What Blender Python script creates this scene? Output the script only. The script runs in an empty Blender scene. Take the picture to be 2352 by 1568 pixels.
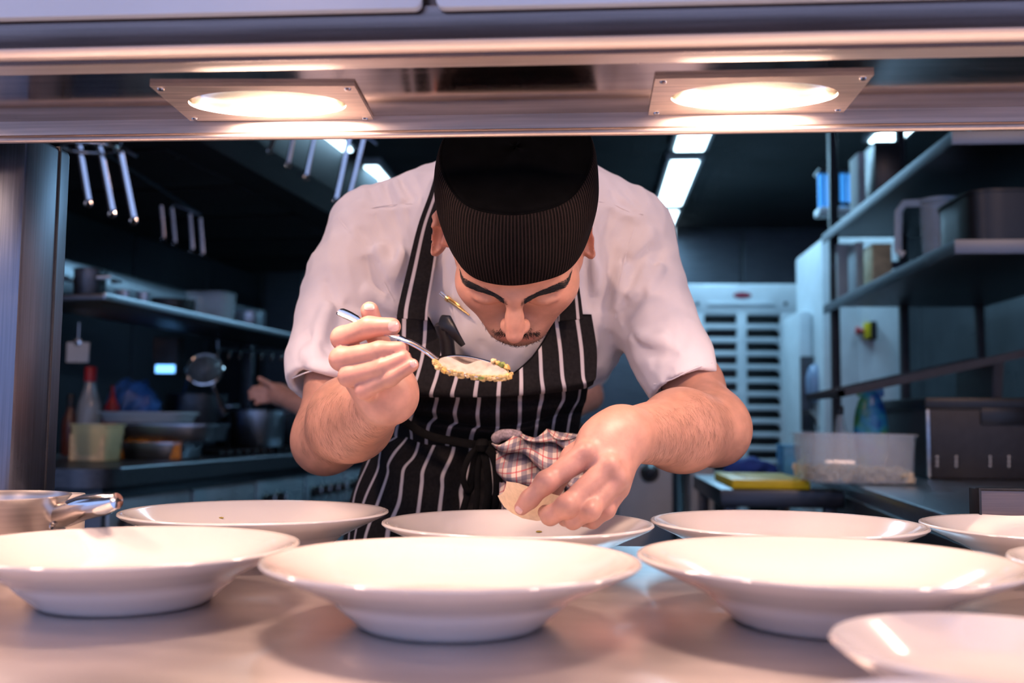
import bpy, bmesh, math, random
import numpy as np
from mathutils import Vector, Matrix

random.seed(7); rng = np.random.default_rng(7)
SC = bpy.context.scene
COL = SC.collection

# ------------------------------------------------------------------ camera
FPX = 2287.0                       # focal length in pixels of the 2352 px wide frame
CAM = Vector((0.0, 0.0, 1.05))
PITCH, YAW, ROLL = math.radians(4.55), math.radians(4.6), math.radians(0.55)
cam_d = bpy.data.cameras.new('camera'); cam = bpy.data.objects.new('camera', cam_d); COL.objects.link(cam)
cam_d.sensor_width = 36.0; cam_d.lens = 36.0 * FPX / 2352.0
cam_d.clip_start = 0.02; cam_d.clip_end = 60
RM = Matrix.Rotation(YAW, 3, 'Z') @ Matrix.Rotation(math.pi / 2 + PITCH, 3, 'X') @ Matrix.Rotation(ROLL, 3, 'Z')
cam.matrix_world = Matrix.Translation(CAM) @ RM.to_4x4()
cam_d.dof.use_dof = True; cam_d.dof.focus_distance = 1.12; cam_d.dof.aperture_fstop = 4.0
SC.camera = cam

# ------------------------------------------------------------------ world, exposure
w = bpy.data.worlds.new('world'); SC.world = w; w.use_nodes = True
w.node_tree.nodes['Background'].inputs[0].default_value = (0.36, 0.52, 1.0, 1)
w.node_tree.nodes['Background'].inputs[1].default_value = 1.50
SC.view_settings.view_transform = 'Standard'; SC.view_settings.look = 'None'
SC.view_settings.exposure = 0.0; SC.view_settings.gamma = 1.0; SC.view_settings.use_curve_mapping = False

cy = SC.cycles                         # light paths short enough for a quick render
cy.max_bounces = 6; cy.diffuse_bounces = 3; cy.glossy_bounces = 4; cy.transmission_bounces = 4; cy.transparent_max_bounces = 8
cy.caustics_refractive = False; cy.adaptive_threshold = .05; cy.adaptive_min_samples = 14

def area_light(name, loc, size, energy, color, rot=(0, 0, 0), parent=None, shape='RECTANGLE', spread=180):
    d = bpy.data.lights.new(name, 'AREA'); d.shape = shape; d.size = size[0]; d.size_y = size[1]
    d.energy = energy; d.color = color; d.spread = math.radians(spread)
    o = bpy.data.objects.new(name, d); COL.objects.link(o); o.location = loc; o.rotation_euler = rot
    if parent: o.parent = parent
    return o

# ------------------------------------------------------------------ geometry helpers
def ray(px, py):
    return RM @ Vector(((px - 1176.0) / FPX, (784.0 - py) / FPX, -1.0))
def P(px, py, Y):                      # the point at world depth Y seen at that place of the photograph
    d = ray(px, py); return CAM + d * (Y / d.y)
def PZ(px, py, z):
    d = ray(px, py); return CAM + d * ((z - CAM.z) / d.z)
def M2(pt):                            # metres per photograph pixel at a point
    return (RM.transposed() @ (Vector(pt) - CAM)).z / -FPX
def V3(v): return np.array(v, dtype=float)

def tag(o, label=None, cat=None, group=None, kind=None):
    if label: o['label'] = label
    if cat: o['category'] = cat
    if group: o['group'] = group
    if kind: o['kind'] = kind
    return o
def empty(name, loc=(0, 0, 0), rz=0.0):
    o = bpy.data.objects.new(name, None); COL.objects.link(o); o.location = loc; o.rotation_euler[2] = rz
    o.empty_display_size = 0.05
    return o
def link(name, me, mat=None, parent=None, local=False):
    o = bpy.data.objects.new(name, me); COL.objects.link(o)
    if mat is not None: me.materials.append(mat)
    if parent is not None:
        o.parent = parent
        if not local: o.matrix_parent_inverse = parent_inv(parent)   # mesh given in world coordinates
    return o
_inv = {}
def wm(o):                             # world matrix without a depsgraph update
    m = o.matrix_basis.copy()
    return (wm(o.parent) @ o.matrix_parent_inverse @ m) if o.parent else m
def parent_inv(p): return wm(p).inverted()
def np_mesh(name, v, f, smooth=True):
    me = bpy.data.meshes.new(name)
    v = np.asarray(v, dtype=np.float32); f = np.asarray(f, dtype=np.int32)
    n = f.shape[1]
    me.vertices.add(len(v)); me.vertices.foreach_set('co', v.ravel())
    me.loops.add(f.size); me.loops.foreach_set('vertex_index', f.ravel())
    me.polygons.add(len(f)); me.polygons.foreach_set('loop_start', np.arange(0, f.size, n, dtype=np.int32))
    me.polygons.foreach_set('use_smooth', np.full(len(f), smooth, dtype=bool))
    me.update(calc_edges=True); me.validate()
    return me

class MB:                              # collects shapes into one mesh
    def __init__(s): s.v = []; s.f = []; s.uv = None
    def add(s, v, f):
        o = len(s.v); s.v += [tuple(x) for x in v]; s.f += [tuple(i + o for i in q) for q in f]; return s
    def box(s, c, d, bev=0.0, R=None):
        bm = bmesh.new(); bmesh.ops.create_cube(bm, size=1.0)
        for q in bm.verts: q.co = Vector((q.co.x * d[0], q.co.y * d[1], q.co.z * d[2]))
        if bev > 0: bmesh.ops.bevel(bm, geom=list(bm.edges), offset=min(bev, min(d) * .45), segments=2, affect='EDGES', profile=.5)
        bm.verts.index_update()
        M = R if R is not None else Matrix.Identity(3)
        v = [M @ q.co + Vector(c) for q in bm.verts]; f = [[q.index for q in p.verts] for p in bm.faces]
        bm.free(); return s.add(v, f)
    def span(s, a, b, bev=0.0):        # box from corner to corner
        return s.box([(a[i] + b[i]) / 2 for i in range(3)], [abs(b[i] - a[i]) for i in range(3)], bev)
    def lathe(s, prof, c=(0, 0, 0), n=48, R=None, sx=1.0, sy=1.0):
        v = []; f = []
        M = R if R is not None else Matrix.Identity(3)
        for r, z in prof:
            for i in range(n):
                a = 2 * math.pi * i / n; v.append(M @ Vector((r * sx * math.cos(a), r * sy * math.sin(a), z)) + Vector(c))
        for k in range(len(prof) - 1):
            for i in range(n):
                j = (i + 1) % n; f.append((k * n + i, k * n + j, (k + 1) * n + j, (k + 1) * n + i))
        if prof[0][0] > 1e-6: pass
        return s.add(v, f)
    def tube(s, pts, rad, n=10, cap=True, flat=None):
        pts = [Vector(p) for p in pts]; m = len(pts)
        rr = rad if isinstance(rad, (list, tuple)) else [rad] * m
        up = None; v = []; f = []
        for i in range(m):
            t = (pts[min(i + 1, m - 1)] - pts[max(i - 1, 0)]).normalized()
            if up is None:
                up = t.orthogonal().normalized() if flat is None else (Vector(flat) - t * t.dot(Vector(flat))).normalized()
            up = (up - t * up.dot(t)).normalized(); sd = t.cross(up)
            r = rr[i]; ra, rb = r if isinstance(r, (list, tuple)) else (r, r)
            for k in range(n):
                a = 2 * math.pi * k / n; v.append(pts[i] + sd * (ra * math.cos(a)) + up * (rb * math.sin(a)))
        for i in range(m - 1):
            for k in range(n):
                j = (k + 1) % n; f.append((i * n + k, i * n + j, (i + 1) * n + j, (i + 1) * n + k))
        if cap: f.append(tuple(range(n - 1, -1, -1))); f.append(tuple((m - 1) * n + k for k in range(n)))
        return s.add(v, f)
    def prism(s, poly, a, b):          # polygon of (x, y) pairs extruded between two z values
        n = len(poly)
        v = [(x, y, a) for x, y in poly] + [(x, y, b) for x, y in poly]
        f = [tuple(range(n - 1, -1, -1)), tuple(range(n, 2 * n))] + [(i, (i + 1) % n, n + (i + 1) % n, n + i) for i in range(n)]
        return s.add(v, f)
    def build(s, name, mat, parent=None, smooth=True, angle=40, xf=None, local=False):
        me = bpy.data.meshes.new(name)
        v = s.v if xf is None else [xf @ Vector(q) for q in s.v]
        me.from_pydata([tuple(q) for q in v], [], s.f)
        bm = bmesh.new(); bm.from_mesh(me); bmesh.ops.recalc_face_normals(bm, faces=bm.faces)
        if smooth:
            ca = math.cos(math.radians(angle))
            for p in bm.faces: p.smooth = True
            for e in bm.edges:
                if len(e.link_faces) == 2 and e.link_faces[0].normal.dot(e.link_faces[1].normal) < ca: e.smooth = False
        bm.to_mesh(me); bm.free(); me.update()
        return link(name, me, mat, parent, local)

def catmull(pts, n):
    pts = [V3(p) for p in pts]; m = len(pts); out = []
    for i in range(n):
        t = i / (n - 1) * (m - 1); k = min(int(t), m - 2); u = t - k
        p0 = pts[k - 1] if k > 0 else 2 * pts[0] - pts[1]; p1 = pts[k]; p2 = pts[k + 1]
        p3 = pts[k + 2] if k + 2 < m else 2 * pts[-1] - pts[-2]
        out.append(.5 * ((2 * p1) + (p2 - p0) * u + (2 * p0 - 5 * p1 + 4 * p2 - p3) * u * u + (3 * p1 - p0 - 3 * p2 + p3) * u ** 3))
    return out

def patch(name, rows, us, mat, parent=None, thick=.0016, nu=120, nv=80, wob=None, mask=None):
    """rows: list of rows of 3D points, one point for each u of us; a cloth surface with u, v as its uv"""
    rows = np.array(rows, dtype=float)                      # R x U x 3
    us = np.array(us, dtype=float)
    fine = np.linspace(us[0], us[-1], nu)
    pos = np.interp(fine, us, np.arange(len(us)))
    def cm(arr, t):                                          # along axis 0
        m = arr.shape[0]; k = np.clip(t.astype(int), 0, m - 2); u = (t - k)[:, None]
        g = lambda i: arr[np.clip(i, 0, m - 1)]
        p0 = np.where((k > 0)[:, None], g(k - 1), 2 * g(k) - g(k + 1)); p1 = g(k); p2 = g(k + 1)
        p3 = np.where((k + 2 < m)[:, None], g(k + 2), 2 * g(k + 1) - g(k))
        return .5 * (2 * p1 + (p2 - p0) * u + (2 * p0 - 5 * p1 + 4 * p2 - p3) * u * u + (3 * p1 - p0 - 3 * p2 + p3) * u ** 3)
    A = np.stack([cm(rows[r], pos) for r in range(len(rows))])           # R x nu x 3
    tv = np.linspace(0, len(rows) - 1, nv)
    B = cm(A.reshape(len(rows), -1), tv).reshape(nv, nu, 3)
    if wob is not None: B = wob(B, fine, tv)
    idx = np.arange(nv * nu).reshape(nv, nu)
    f = np.stack([idx[:-1, :-1], idx[:-1, 1:], idx[1:, 1:], idx[1:, :-1]], -1).reshape(-1, 4)
    UV = np.stack(np.broadcast_arrays(fine[None, :], tv[:, None]), -1).reshape(-1, 2)
    if mask is not None:
        keep = mask(UV[:, 0], UV[:, 1]); f = f[keep[f].all(1)]
    v = B.reshape(-1, 3)
    used = np.zeros(len(v), bool); used[f.ravel()] = True
    mp = np.cumsum(used) - 1; v = v[used]; f = mp[f]; UV = UV[used]
    me = np_mesh(name, v, f)
    ul = me.uv_layers.new(name='uv'); ul.data.foreach_set('uv', UV[f.ravel()].astype(np.float32).ravel())
    o = link(name, me, mat, parent)
    if thick:
        m = o.modifiers.new('thickness', 'SOLIDIFY'); m.thickness = thick; m.offset = 0
    return o

# ------------------------------------------------------------------ signed distance bodies
def smin(a, b, k):
    if k <= 0: return np.minimum(a, b)
    k = float(k)
    h = np.maximum(k - np.abs(a - b), 0) / k
    return np.minimum(a, b) - h * h * k * .25
def smax(a, b, k): return -smin(-a, -b, k)
class Prim:
    def __init__(s, fn, c, r, k): s.fn, s.c, s.r, s.k = fn, V3(c), r, k
def rc(a, b, ra, rb, k=.01, flat=None):
    a, b = V3(a), V3(b); c_ = (a + b) / 2; a = a.astype(np.float32); ba = b.astype(np.float32) - a; L2 = max(float(ba @ ba), 1e-12)
    ax = None
    if flat is not None:
        ax = V3(flat[0]); ax = (ax / np.linalg.norm(ax)).astype(np.float32); sc = 1.0 / flat[1] - 1.0; ra, rb = float(ra), float(rb)
    def fn(p):
        pa = p - a; t = np.clip(pa @ ba / L2, 0, 1); q = pa - t[:, None] * ba
        if ax is not None:
            q = q + (q @ ax)[:, None] * ax * sc
        return np.sqrt((q * q).sum(1)) - (ra + (rb - ra) * t)
    return Prim(fn, c_, math.sqrt(L2) / 2 + max(ra, rb), k)
def el(c, r, k=.01, R=None):
    c = V3(c).astype(np.float32); r = V3(r).astype(np.float32); Rn = np.array(R if R is not None else np.eye(3), dtype=np.float32)
    def fn(p):
        q = (p - c) @ Rn
        k0 = np.sqrt(((q / r) ** 2).sum(1)); k1 = np.sqrt(((q / r ** 2) ** 2).sum(1)) + 1e-9
        return k0 * (k0 - 1) / k1
    return Prim(fn, c, float(r.max()), k)
class Group:
    def __init__(s, prims, k=.01, cuts=(), carve=()): s.p, s.k, s.cuts, s.carve = prims, k, cuts, carve
class Field:
    def __init__(s): s.g = []; s.carve = []; s.grooves = []; s.disp = None
    def add(s, prims, k=.01, cuts=(), carve=()):
        s.g.append(Group(prims if isinstance(prims, list) else [prims], k, cuts, carve)); return s
    def __call__(s, p, c=None, R=None):
        p = np.asarray(p, dtype=np.float32); d = np.full(len(p), 9.0, dtype=np.float32)
        for g in s.g:
            dg = None
            for q in g.p:
                if c is not None and np.linalg.norm(q.c - c) - q.r > R + .065: continue
                x = q.fn(p); dg = x if dg is None else smin(dg, x, q.k)
            if dg is None: continue
            for n0, o0, kk in g.cuts: dg = smax(dg, (p - np.float32(o0)) @ np.float32(n0), kk)
            for q in g.carve:
                dg = smax(dg, -q.fn(p), q.k)
            d = smin(d, dg, g.k)
        for q in s.carve:
            if c is not None and np.linalg.norm(q.c - c) - q.r > R + .03: continue
            d = smax(d, -q.fn(p), q.k)
        if s.grooves:
            for pts_, wd, amp, cen, rad_ in s.grooves:            # each fold is one polyline
                if c is not None and np.linalg.norm(cen - c) - rad_ > R + 3.4 * wd: continue
                best = np.full(len(p), 1e9, dtype=np.float32); par = np.zeros(len(p), dtype=np.float32); m = len(pts_) - 1
                for k in range(m):
                    a = pts_[k]; ba = pts_[k + 1] - a; t = np.clip((p - a) @ ba / max(ba @ ba, 1e-12), 0, 1)
                    q = p - a - t[:, None] * ba; d2 = (q * q).sum(1); u = d2 < best
                    best = np.where(u, d2, best); par = np.where(u, (k + t) / m, par)
                prof = np.exp(-np.sqrt(best + 1e-7) / (wd * .55)) if amp > 0 else np.exp(-best / (wd * wd))      # creases are sharp, ridges round
                d = d + amp * prof * (1 - (2 * par - 1) ** 4)
        if s.disp is not None: d = d + s.disp(p)
        return d
    def hits(s, pq, y0=.8, it=70):          # first surface seen at each place of the photograph, or None
        d = np.array([V3(ray(*q)) for q in pq]); d /= np.linalg.norm(d, axis=1)[:, None]; o = V3(CAM); t = y0 / d[:, 1]
        live = np.arange(len(d)); x = np.full(len(d), 9.0)
        for _ in range(it):
            v = s(o + d[live] * t[live, None]); x[live] = v
            t[live] += np.where(v > 3e-4, v * .8, 0)
            live = live[(v > 3e-4) & (t[live] < 2.4)]
            if not len(live): break
        return [Vector(o + d[i] * t[i]) if t[i] < 2.4 else None for i in range(len(d))]
    def hit(s, px, py, y0=.8): return s.hits([(px, py)], y0)[0]
    def normals(s, p, e=.0020):
        p = np.atleast_2d(np.array([V3(q) for q in p])); n = np.empty_like(p)
        for i in range(3):
            q = np.zeros(3); q[i] = e; n[:, i] = s(p + q) - s(p - q)
        return n / (np.linalg.norm(n, axis=1)[:, None] + 1e-12)
    def normal(s, p): return Vector(s.normals([p])[0])
    def project(s, p, it=8):
        p = np.array([V3(q) for q in p])
        for _ in range(it): p = p - s.normals(p) * s(p)[:, None] * .9
        return p, s.normals(p)
    def mesh(s, name, h, smooth=2, B=20):
        ps = [q for g in s.g for q in g.p]
        lo = np.min([q.c - q.r for q in ps], 0) - 4 * h; hi = np.max([q.c + q.r for q in ps], 0) + 4 * h
        nb = np.ceil((hi - lo) / (h * B)).astype(int)
        gi = np.stack(np.meshgrid(*[np.arange(n) for n in nb], indexing='ij'), -1).reshape(-1, 3)
        cen = lo + (gi + .5) * B * h; Rb = B * h * .5 * math.sqrt(3)
        dc = np.concatenate([s(cen[i:i + 20000]) for i in range(0, len(cen), 20000)])
        act = gi[np.abs(dc) < Rb * 1.25 + .030]
        N = (nb * B + 3).astype(np.int64)
        ar = np.arange(B + 1); loc = np.stack(np.meshgrid(ar, ar, ar, indexing='ij'), -1).reshape(-1, 3)
        enc = lambda i: (i[..., 0] * N[1] + i[..., 1]) * N[2] + i[..., 2]
        vk, vp, quads = [], [], []
        cs = np.array([(i, j, k) for i in (0, 1) for j in (0, 1) for k in (0, 1)])
        for b in act:
            base = b * B; pts = lo + (base + loc) * h
            D = s(pts, lo + (b + .5) * B * h, Rb).reshape(B + 1, B + 1, B + 1)
            S = D < 0
            if S.all() or not S.any(): continue
            cnt = sum(S[i:i + B, j:j + B, k:k + B].astype(np.int8) for i, j, k in cs)
            cell = np.argwhere((cnt > 0) & (cnt < 8))
            if len(cell):
                acc = np.zeros((len(cell), 3)); num = np.zeros(len(cell))
                for i0 in range(8):
                    for ax in range(3):
                        if cs[i0][ax]: continue
                        c0 = cell + cs[i0]; c1 = c0.copy(); c1[:, ax] += 1
                        d0 = D[c0[:, 0], c0[:, 1], c0[:, 2]]; d1 = D[c1[:, 0], c1[:, 1], c1[:, 2]]
                        m = (d0 < 0) != (d1 < 0)
                        t = np.where(m, d0 / np.where(m, d0 - d1, 1), 0)
                        q = c0.astype(float); q[:, ax] += t
                        acc += q * m[:, None]; num += m
                vk.append(enc(cell + base + 1)); vp.append(lo + (base + acc / num[:, None]) * h)
            for ax in range(3):
                c1 = [slice(0, B)] * 3; c1[ax] = slice(1, B + 1)
                S0 = S[:B, :B, :B]; S1 = S[tuple(c1)]
                e = np.argwhere(S0 != S1)
                if not len(e): continue
                fl = S0[e[:, 0], e[:, 1], e[:, 2]]
                u, v = (ax + 1) % 3, (ax + 2) % 3
                g = e + base + 1
                du = np.zeros(3, int); du[u] = 1; dv = np.zeros(3, int); dv[v] = 1
                q = np.stack([enc(g - du - dv), enc(g - dv), enc(g), enc(g - du)], -1)
                q[~fl] = q[~fl][:, ::-1]
                quads.append(q)
        vk = np.concatenate(vk); vp = np.concatenate(vp); q = np.concatenate(quads)
        o = np.argsort(vk); vk = vk[o]; vp = vp[o]
        ix = np.clip(np.searchsorted(vk, q), 0, len(vk) - 1); ok = (vk[ix] == q).all(1); f = ix[ok]
        for _ in range(smooth):
            sm = np.zeros_like(vp); n = np.zeros(len(vp))
            for i in range(4):
                for j in ((i + 1) % 4, (i + 3) % 4):
                    n += np.bincount(f[:, i], minlength=len(vp))
                    for x in range(3): sm[:, x] += np.bincount(f[:, i], weights=vp[f[:, j], x], minlength=len(vp))
            vp = np.where(n[:, None] > 0, .45 * vp + .55 * sm / np.maximum(n, 1)[:, None], vp)
        return np_mesh(name, vp, f), vp

# ------------------------------------------------------------------ materials
def new_mat(name):
    m = bpy.data.materials.new(name); m.use_nodes = True
    return m, m.node_tree, m.node_tree.nodes['Principled BSDF']
def setp(b, **k):
    for n, v in k.items():
        b.inputs[n.replace('_', ' ')].default_value = v
def noise_mix(nt, c1, c2, scale, stretch=(1, 1, 1), detail=4, coords='Object', lo=.35, hi=.65):
    tc = nt.nodes.new('ShaderNodeTexCoord'); mp = nt.nodes.new('ShaderNodeMapping'); mp.inputs['Scale'].default_value = stretch
    no = nt.nodes.new('ShaderNodeTexNoise'); no.inputs['Scale'].default_value = scale; no.inputs['Detail'].default_value = detail
    nt.links.new(tc.outputs[coords], mp.inputs[0]); nt.links.new(mp.outputs[0], no.inputs[0])
    cr = nt.nodes.new('ShaderNodeValToRGB'); cr.color_ramp.elements[0].position = lo; cr.color_ramp.elements[1].position = hi
    cr.color_ramp.elements[0].color = (*c1, 1); cr.color_ramp.elements[1].color = (*c2, 1)
    nt.links.new(no.outputs[0], cr.inputs[0])
    return cr, no
def bump(nt, b, sock, strength, dist=.001):
    bu = nt.nodes.new('ShaderNodeBump'); bu.inputs['Strength'].default_value = strength; bu.inputs['Distance'].default_value = dist
    nt.links.new(sock, bu.inputs['Height']); nt.links.new(bu.outputs[0], b.inputs['Normal']); return bu
def plain(name, col, rough=.5, metal=0.0, var=.12, scale=30, stretch=(1, 1, 1), bmp=.0, **kw):
    m, nt, b = new_mat(name)
    c2 = tuple(max(0, min(1, x * (1 + var))) for x in col); c1 = tuple(x * (1 - var) for x in col)
    cr, no = noise_mix(nt, c1, c2, scale, stretch)
    nt.links.new(cr.outputs[0], b.inputs['Base Color']); setp(b, Roughness=rough, Metallic=metal)
    for k, v in kw.items(): b.inputs[k.replace('_', ' ')].default_value = v
    if bmp: bump(nt, b, no.outputs[0], bmp)
    return m
def steel(name, col, rough, stretch=(1, 60, 60), var=.10, rv=.08, scale=8, bmp=.05):
    m, nt, b = new_mat(name)
    cr, no = noise_mix(nt, tuple(x * (1 - var) for x in col), tuple(min(1, x * (1 + var)) for x in col), scale, stretch, 6)
    nt.links.new(cr.outputs[0], b.inputs['Base Color']); setp(b, Metallic=1.0)
    mr = nt.nodes.new('ShaderNodeMapRange'); mr.inputs['To Min'].default_value = max(.02, rough - rv); mr.inputs['To Max'].default_value = rough + rv
    nt.links.new(no.outputs[0], mr.inputs[0]); nt.links.new(mr.outputs[0], b.inputs['Roughness'])
    if bmp: bump(nt, b, no.outputs[0], bmp, .0005)
    return m
def emit(name, col, strength, base=(.8, .8, .8)):
    m, nt, b = new_mat(name); m.cycles.emission_sampling = 'NONE'; setp(b, Base_Color=(*base, 1), Emission_Color=(*col, 1), Emission_Strength=strength, Roughness=.4); return m
def weave(nt, b, scale, strength, rough=.85):
    tc = nt.nodes.new('ShaderNodeTexCoord'); no = nt.nodes.new('ShaderNodeTexNoise')
    no.inputs['Scale'].default_value = scale; no.inputs['Detail'].default_value = 3
    nt.links.new(tc.outputs['Object'], no.inputs[0]); bump(nt, b, no.outputs[0], strength, .0006)
    setp(b, Roughness=rough)
def stripes(name, dark, light, half, axis=0, freq=1.0, soft=.02, rough=.9, spec=.2):
    m, nt, b = new_mat(name)
    uv = nt.nodes.new('ShaderNodeUVMap'); sx = nt.nodes.new('ShaderNodeSeparateXYZ'); nt.links.new(uv.outputs[0], sx.inputs[0])
    mu = nt.nodes.new('ShaderNodeMath'); mu.operation = 'MULTIPLY_ADD'; mu.inputs[1].default_value = freq; mu.inputs[2].default_value = 100.5
    nt.links.new(sx.outputs[axis], mu.inputs[0])
    fr = nt.nodes.new('ShaderNodeMath'); fr.operation = 'FRACT'; nt.links.new(mu.outputs[0], fr.inputs[0])
    su = nt.nodes.new('ShaderNodeMath'); su.operation = 'SUBTRACT'; su.inputs[1].default_value = .5; nt.links.new(fr.outputs[0], su.inputs[0])
    ab = nt.nodes.new('ShaderNodeMath'); ab.operation = 'ABSOLUTE'; nt.links.new(su.outputs[0], ab.inputs[0])
    mr = nt.nodes.new('ShaderNodeMapRange'); mr.inputs['From Min'].default_value = half - soft; mr.inputs['From Max'].default_value = half + soft
    mr.inputs['To Min'].default_value = 1; mr.inputs['To Max'].default_value = 0; nt.links.new(ab.outputs[0], mr.inputs[0])
    cr, no = noise_mix(nt, tuple(x * .75 for x in dark), tuple(x * 1.3 for x in dark), 220, detail=2)
    mx = nt.nodes.new('ShaderNodeMix'); mx.data_type = 'RGBA'; nt.links.new(mr.outputs[0], mx.inputs['Factor'])
    nt.links.new(cr.outputs[0], mx.inputs['A']); mx.inputs['B'].default_value = (*light, 1)
    nt.links.new(mx.outputs['Result'], b.inputs['Base Color']); weave(nt, b, 900, .25, rough)
    setp(b, Specular_IOR_Level=spec)
    return m
# ================================================================== materials of the place
STEEL_TOP = steel('counter_steel', (.76, .69, .67), .33, (2.2, 6, 6), .07, .05, 4, .02)
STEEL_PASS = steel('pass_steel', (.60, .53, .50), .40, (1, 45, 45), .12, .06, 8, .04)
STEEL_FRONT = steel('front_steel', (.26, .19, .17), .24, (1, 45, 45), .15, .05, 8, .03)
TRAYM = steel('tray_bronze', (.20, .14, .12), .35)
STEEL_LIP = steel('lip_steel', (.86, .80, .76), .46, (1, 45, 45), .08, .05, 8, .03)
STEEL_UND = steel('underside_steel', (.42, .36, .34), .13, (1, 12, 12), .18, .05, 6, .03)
STEEL_POST = steel('post_steel', (.17, .19, .24), .36, (60, 60, 1), .10, .06, 8, .04)
STEEL_KIT = steel('kitchen_steel', (.38, .43, .48), .33, (1, 30, 30), .15, .08, 6, .03)
STEEL_DARK = steel('dark_steel', (.10, .11, .125), .42, (1, 30, 30), .2, .08, 6, .03)
STEEL_BR = plain('polished_steel', (.72, .70, .69), .12, 1.0, .04, 20)
CERAM = plain('white_china', (.70, .670, .655), .12, 0, .02, 6, Coat_Weight=.5, Coat_Roughness=.04)
PL_WHITE = plain('white_plastic', (.55, .60, .63), .5, 0, .05, 12)
PL_BLACK = plain('black_plastic', (.008, .008, .009), .38, 0, .2, 40)
PL_DARK = plain('charcoal_plastic', (.022, .021, .024), .5, 0, .2, 40)
WALLM = plain('dark_wall_panel', (.050, .058, .066), .55, 0, .18, 4)
CEILM = plain('dark_ceiling', (.030, .032, .036), .8, 0, .2, 3)
FLOORM = plain('floor_tile', (.060, .062, .068), .45, 0, .2, 5)
GROUT = plain('floor_grout', (.02, .02, .022), .9, 0, .2, 30)
RED = plain('red_plastic', (.45, .012, .018), .4, 0, .1, 20)
YELLOW = plain('yellow_plastic', (.72, .56, .01), .45, 0, .08, 14)
def glassy(name, col, rough=.05, alpha=.3):
    m, nt, b = new_mat(name); setp(b, Base_Color=(*col, 1), Roughness=rough, Alpha=alpha, Specular_IOR_Level=.7, IOR=1.45); return m
CLEAR = glassy('clear_plastic', (.75, .82, .85), .08, .28)
CLEAR_Y = glassy('yellow_clear_plastic', (.78, .74, .42), .25, .72)

# ================================================================== the room
def struct(name, mb, mat, smooth=False, parent=None, **k):
    o = mb.build(name, mat, parent, smooth=smooth, **k)
    if parent is None: o['kind'] = 'structure'
    return o
XL, XR, YB, ZC, YF = -2.55, 2.05, 7.45, 2.5, 1.26
fl = struct('floor', MB().span((-6, -1.2, -.06), (6, YB, -.006)), GROUT)
WOODM = plain('dining_wood', (.085, .045, .030), .55, 0, .3, 6, (1, 8, 1))
fd = struct('floor_dining', MB().span((-6, -7, -.07), (6, -1.2, -.006)), WOODM)
wl = struct('wall_left', MB().span((XL - .1, YF, 0), (XL, YB, ZC)), WALLM)
wr = struct('wall_right', MB().span((XR, YF, 0), (XR + .1, YB, ZC)), WALLM)
wb = struct('wall_back', MB().span((XL, YB, 0), (XR, YB + .1, ZC)), WALLM)
ce = struct('ceiling', MB().span((XL, YF, ZC), (XR, YB, ZC + .1)), CEILM)
t_me = MB().box((0, 0, 0), (.292, .292, .012), .002).build('tile', FLOORM, fl, local=True)
tm = t_me.data; bpy.data.objects.remove(t_me)
for i in range(9):
    for j in range(12):
        o = link('tile', tm, None, fl, True); o.location = (-1.2 + i * .30, 1.45 + j * .30, -.006)
# wall cladding panels of the back wall, with joints
for i, (x0, x1) in enumerate(((-2.5, -1.32), (-1.3, -.12), (-.10, .52), (.54, 1.10), (1.12, 2.03))):
    struct('panel', MB().span((x0, YB - .012, .02), (x1, YB, 2.46), .003), STEEL_DARK, parent=wb)
for i in range(5):
    y0 = 2.2 + i * 1.04
    struct('panel', MB().span((XL, y0, .02), (XL + .012, y0 + 1.02, 2.46), .003), STEEL_DARK, parent=wl)
    struct('panel', MB().span((XR - .012, y0, .02), (XR, y0 + 1.02, 2.46), .003), WALLM, parent=wr)

FILL_W = 36  # power of the added dining-side fill lights
# ceiling lights: long fittings with a bright diffuser, the light of the kitchen
LED = emit('led_diffuser', (.60, .86, 1.0), 7.0)
FIT = plain('fitting_white', (.30, .34, .38), .5, 0, .05, 10)
def ceiling_light(x, y0, y1, wd, power, label):
    t = empty('ceiling_light', (x, (y0 + y1) / 2, ZC)); L = y1 - y0
    MB().box((0, 0, -.020), (wd + .05, L + .06, .04), .006).build('housing', FIT, t, local=True)
    bm = MB().box((0, 0, -.044), (wd, L, .012), .005); bm.build('diffuser', LED, t, local=True)
    area_light('tube_light', (0, 0, -.056), (wd, L), power * .48, (.32, .67, 1.0), parent=t)
    tag(t, label, 'light', 'strip lights on the kitchen ceiling'); return t
def at_ceiling(px, py): return PZ(px, py, ZC)
c1 = at_ceiling(1562, 352); c2 = at_ceiling(1547, 455)
ceiling_light((c1.x + c2.x) / 2, c1.y, c2.y, .15, 34, 'bright strip light right of the chef, longest of its row')
c3 = at_ceiling(1536, 470); c4 = at_ceiling(1528, 512)
ceiling_light((c1.x + c2.x) / 2, c3.y, c3.y + (c4.y - c3.y), .15, 16, 'short strip light nearest the back wall, above the chef\'s right shoulder')
c5 = at_ceiling(1572, 326)
ceiling_light((c1.x + c2.x) / 2, c5.y - 1.1, c5.y, .15, 34, 'strip light half hidden by the pass shelf, right of the black cap')
d1 = at_ceiling(845, 365); d2 = at_ceiling(878, 412)
ceiling_light((d1.x + d2.x) / 2, d1.y, d2.y, .13, 7, 'strip light left of the chef beside the hanging hooks')
d3 = at_ceiling(778, 328)
ceiling_light(d3.x, d3.y - .9, d3.y, .15, 9, 'strip light showing just under the pass shelf, left of the black cap')
d4 = at_ceiling(262, 334)
ceiling_light(d4.x, d4.y - .9, d4.y, .15, 16, 'strip light at the upper left beside the steel ring')
d5 = at_ceiling(2030, 306)
ceiling_light(d5.x, d5.y - .9, d5.y, .15, 14, 'strip light over the steel rack at upper right')

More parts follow.
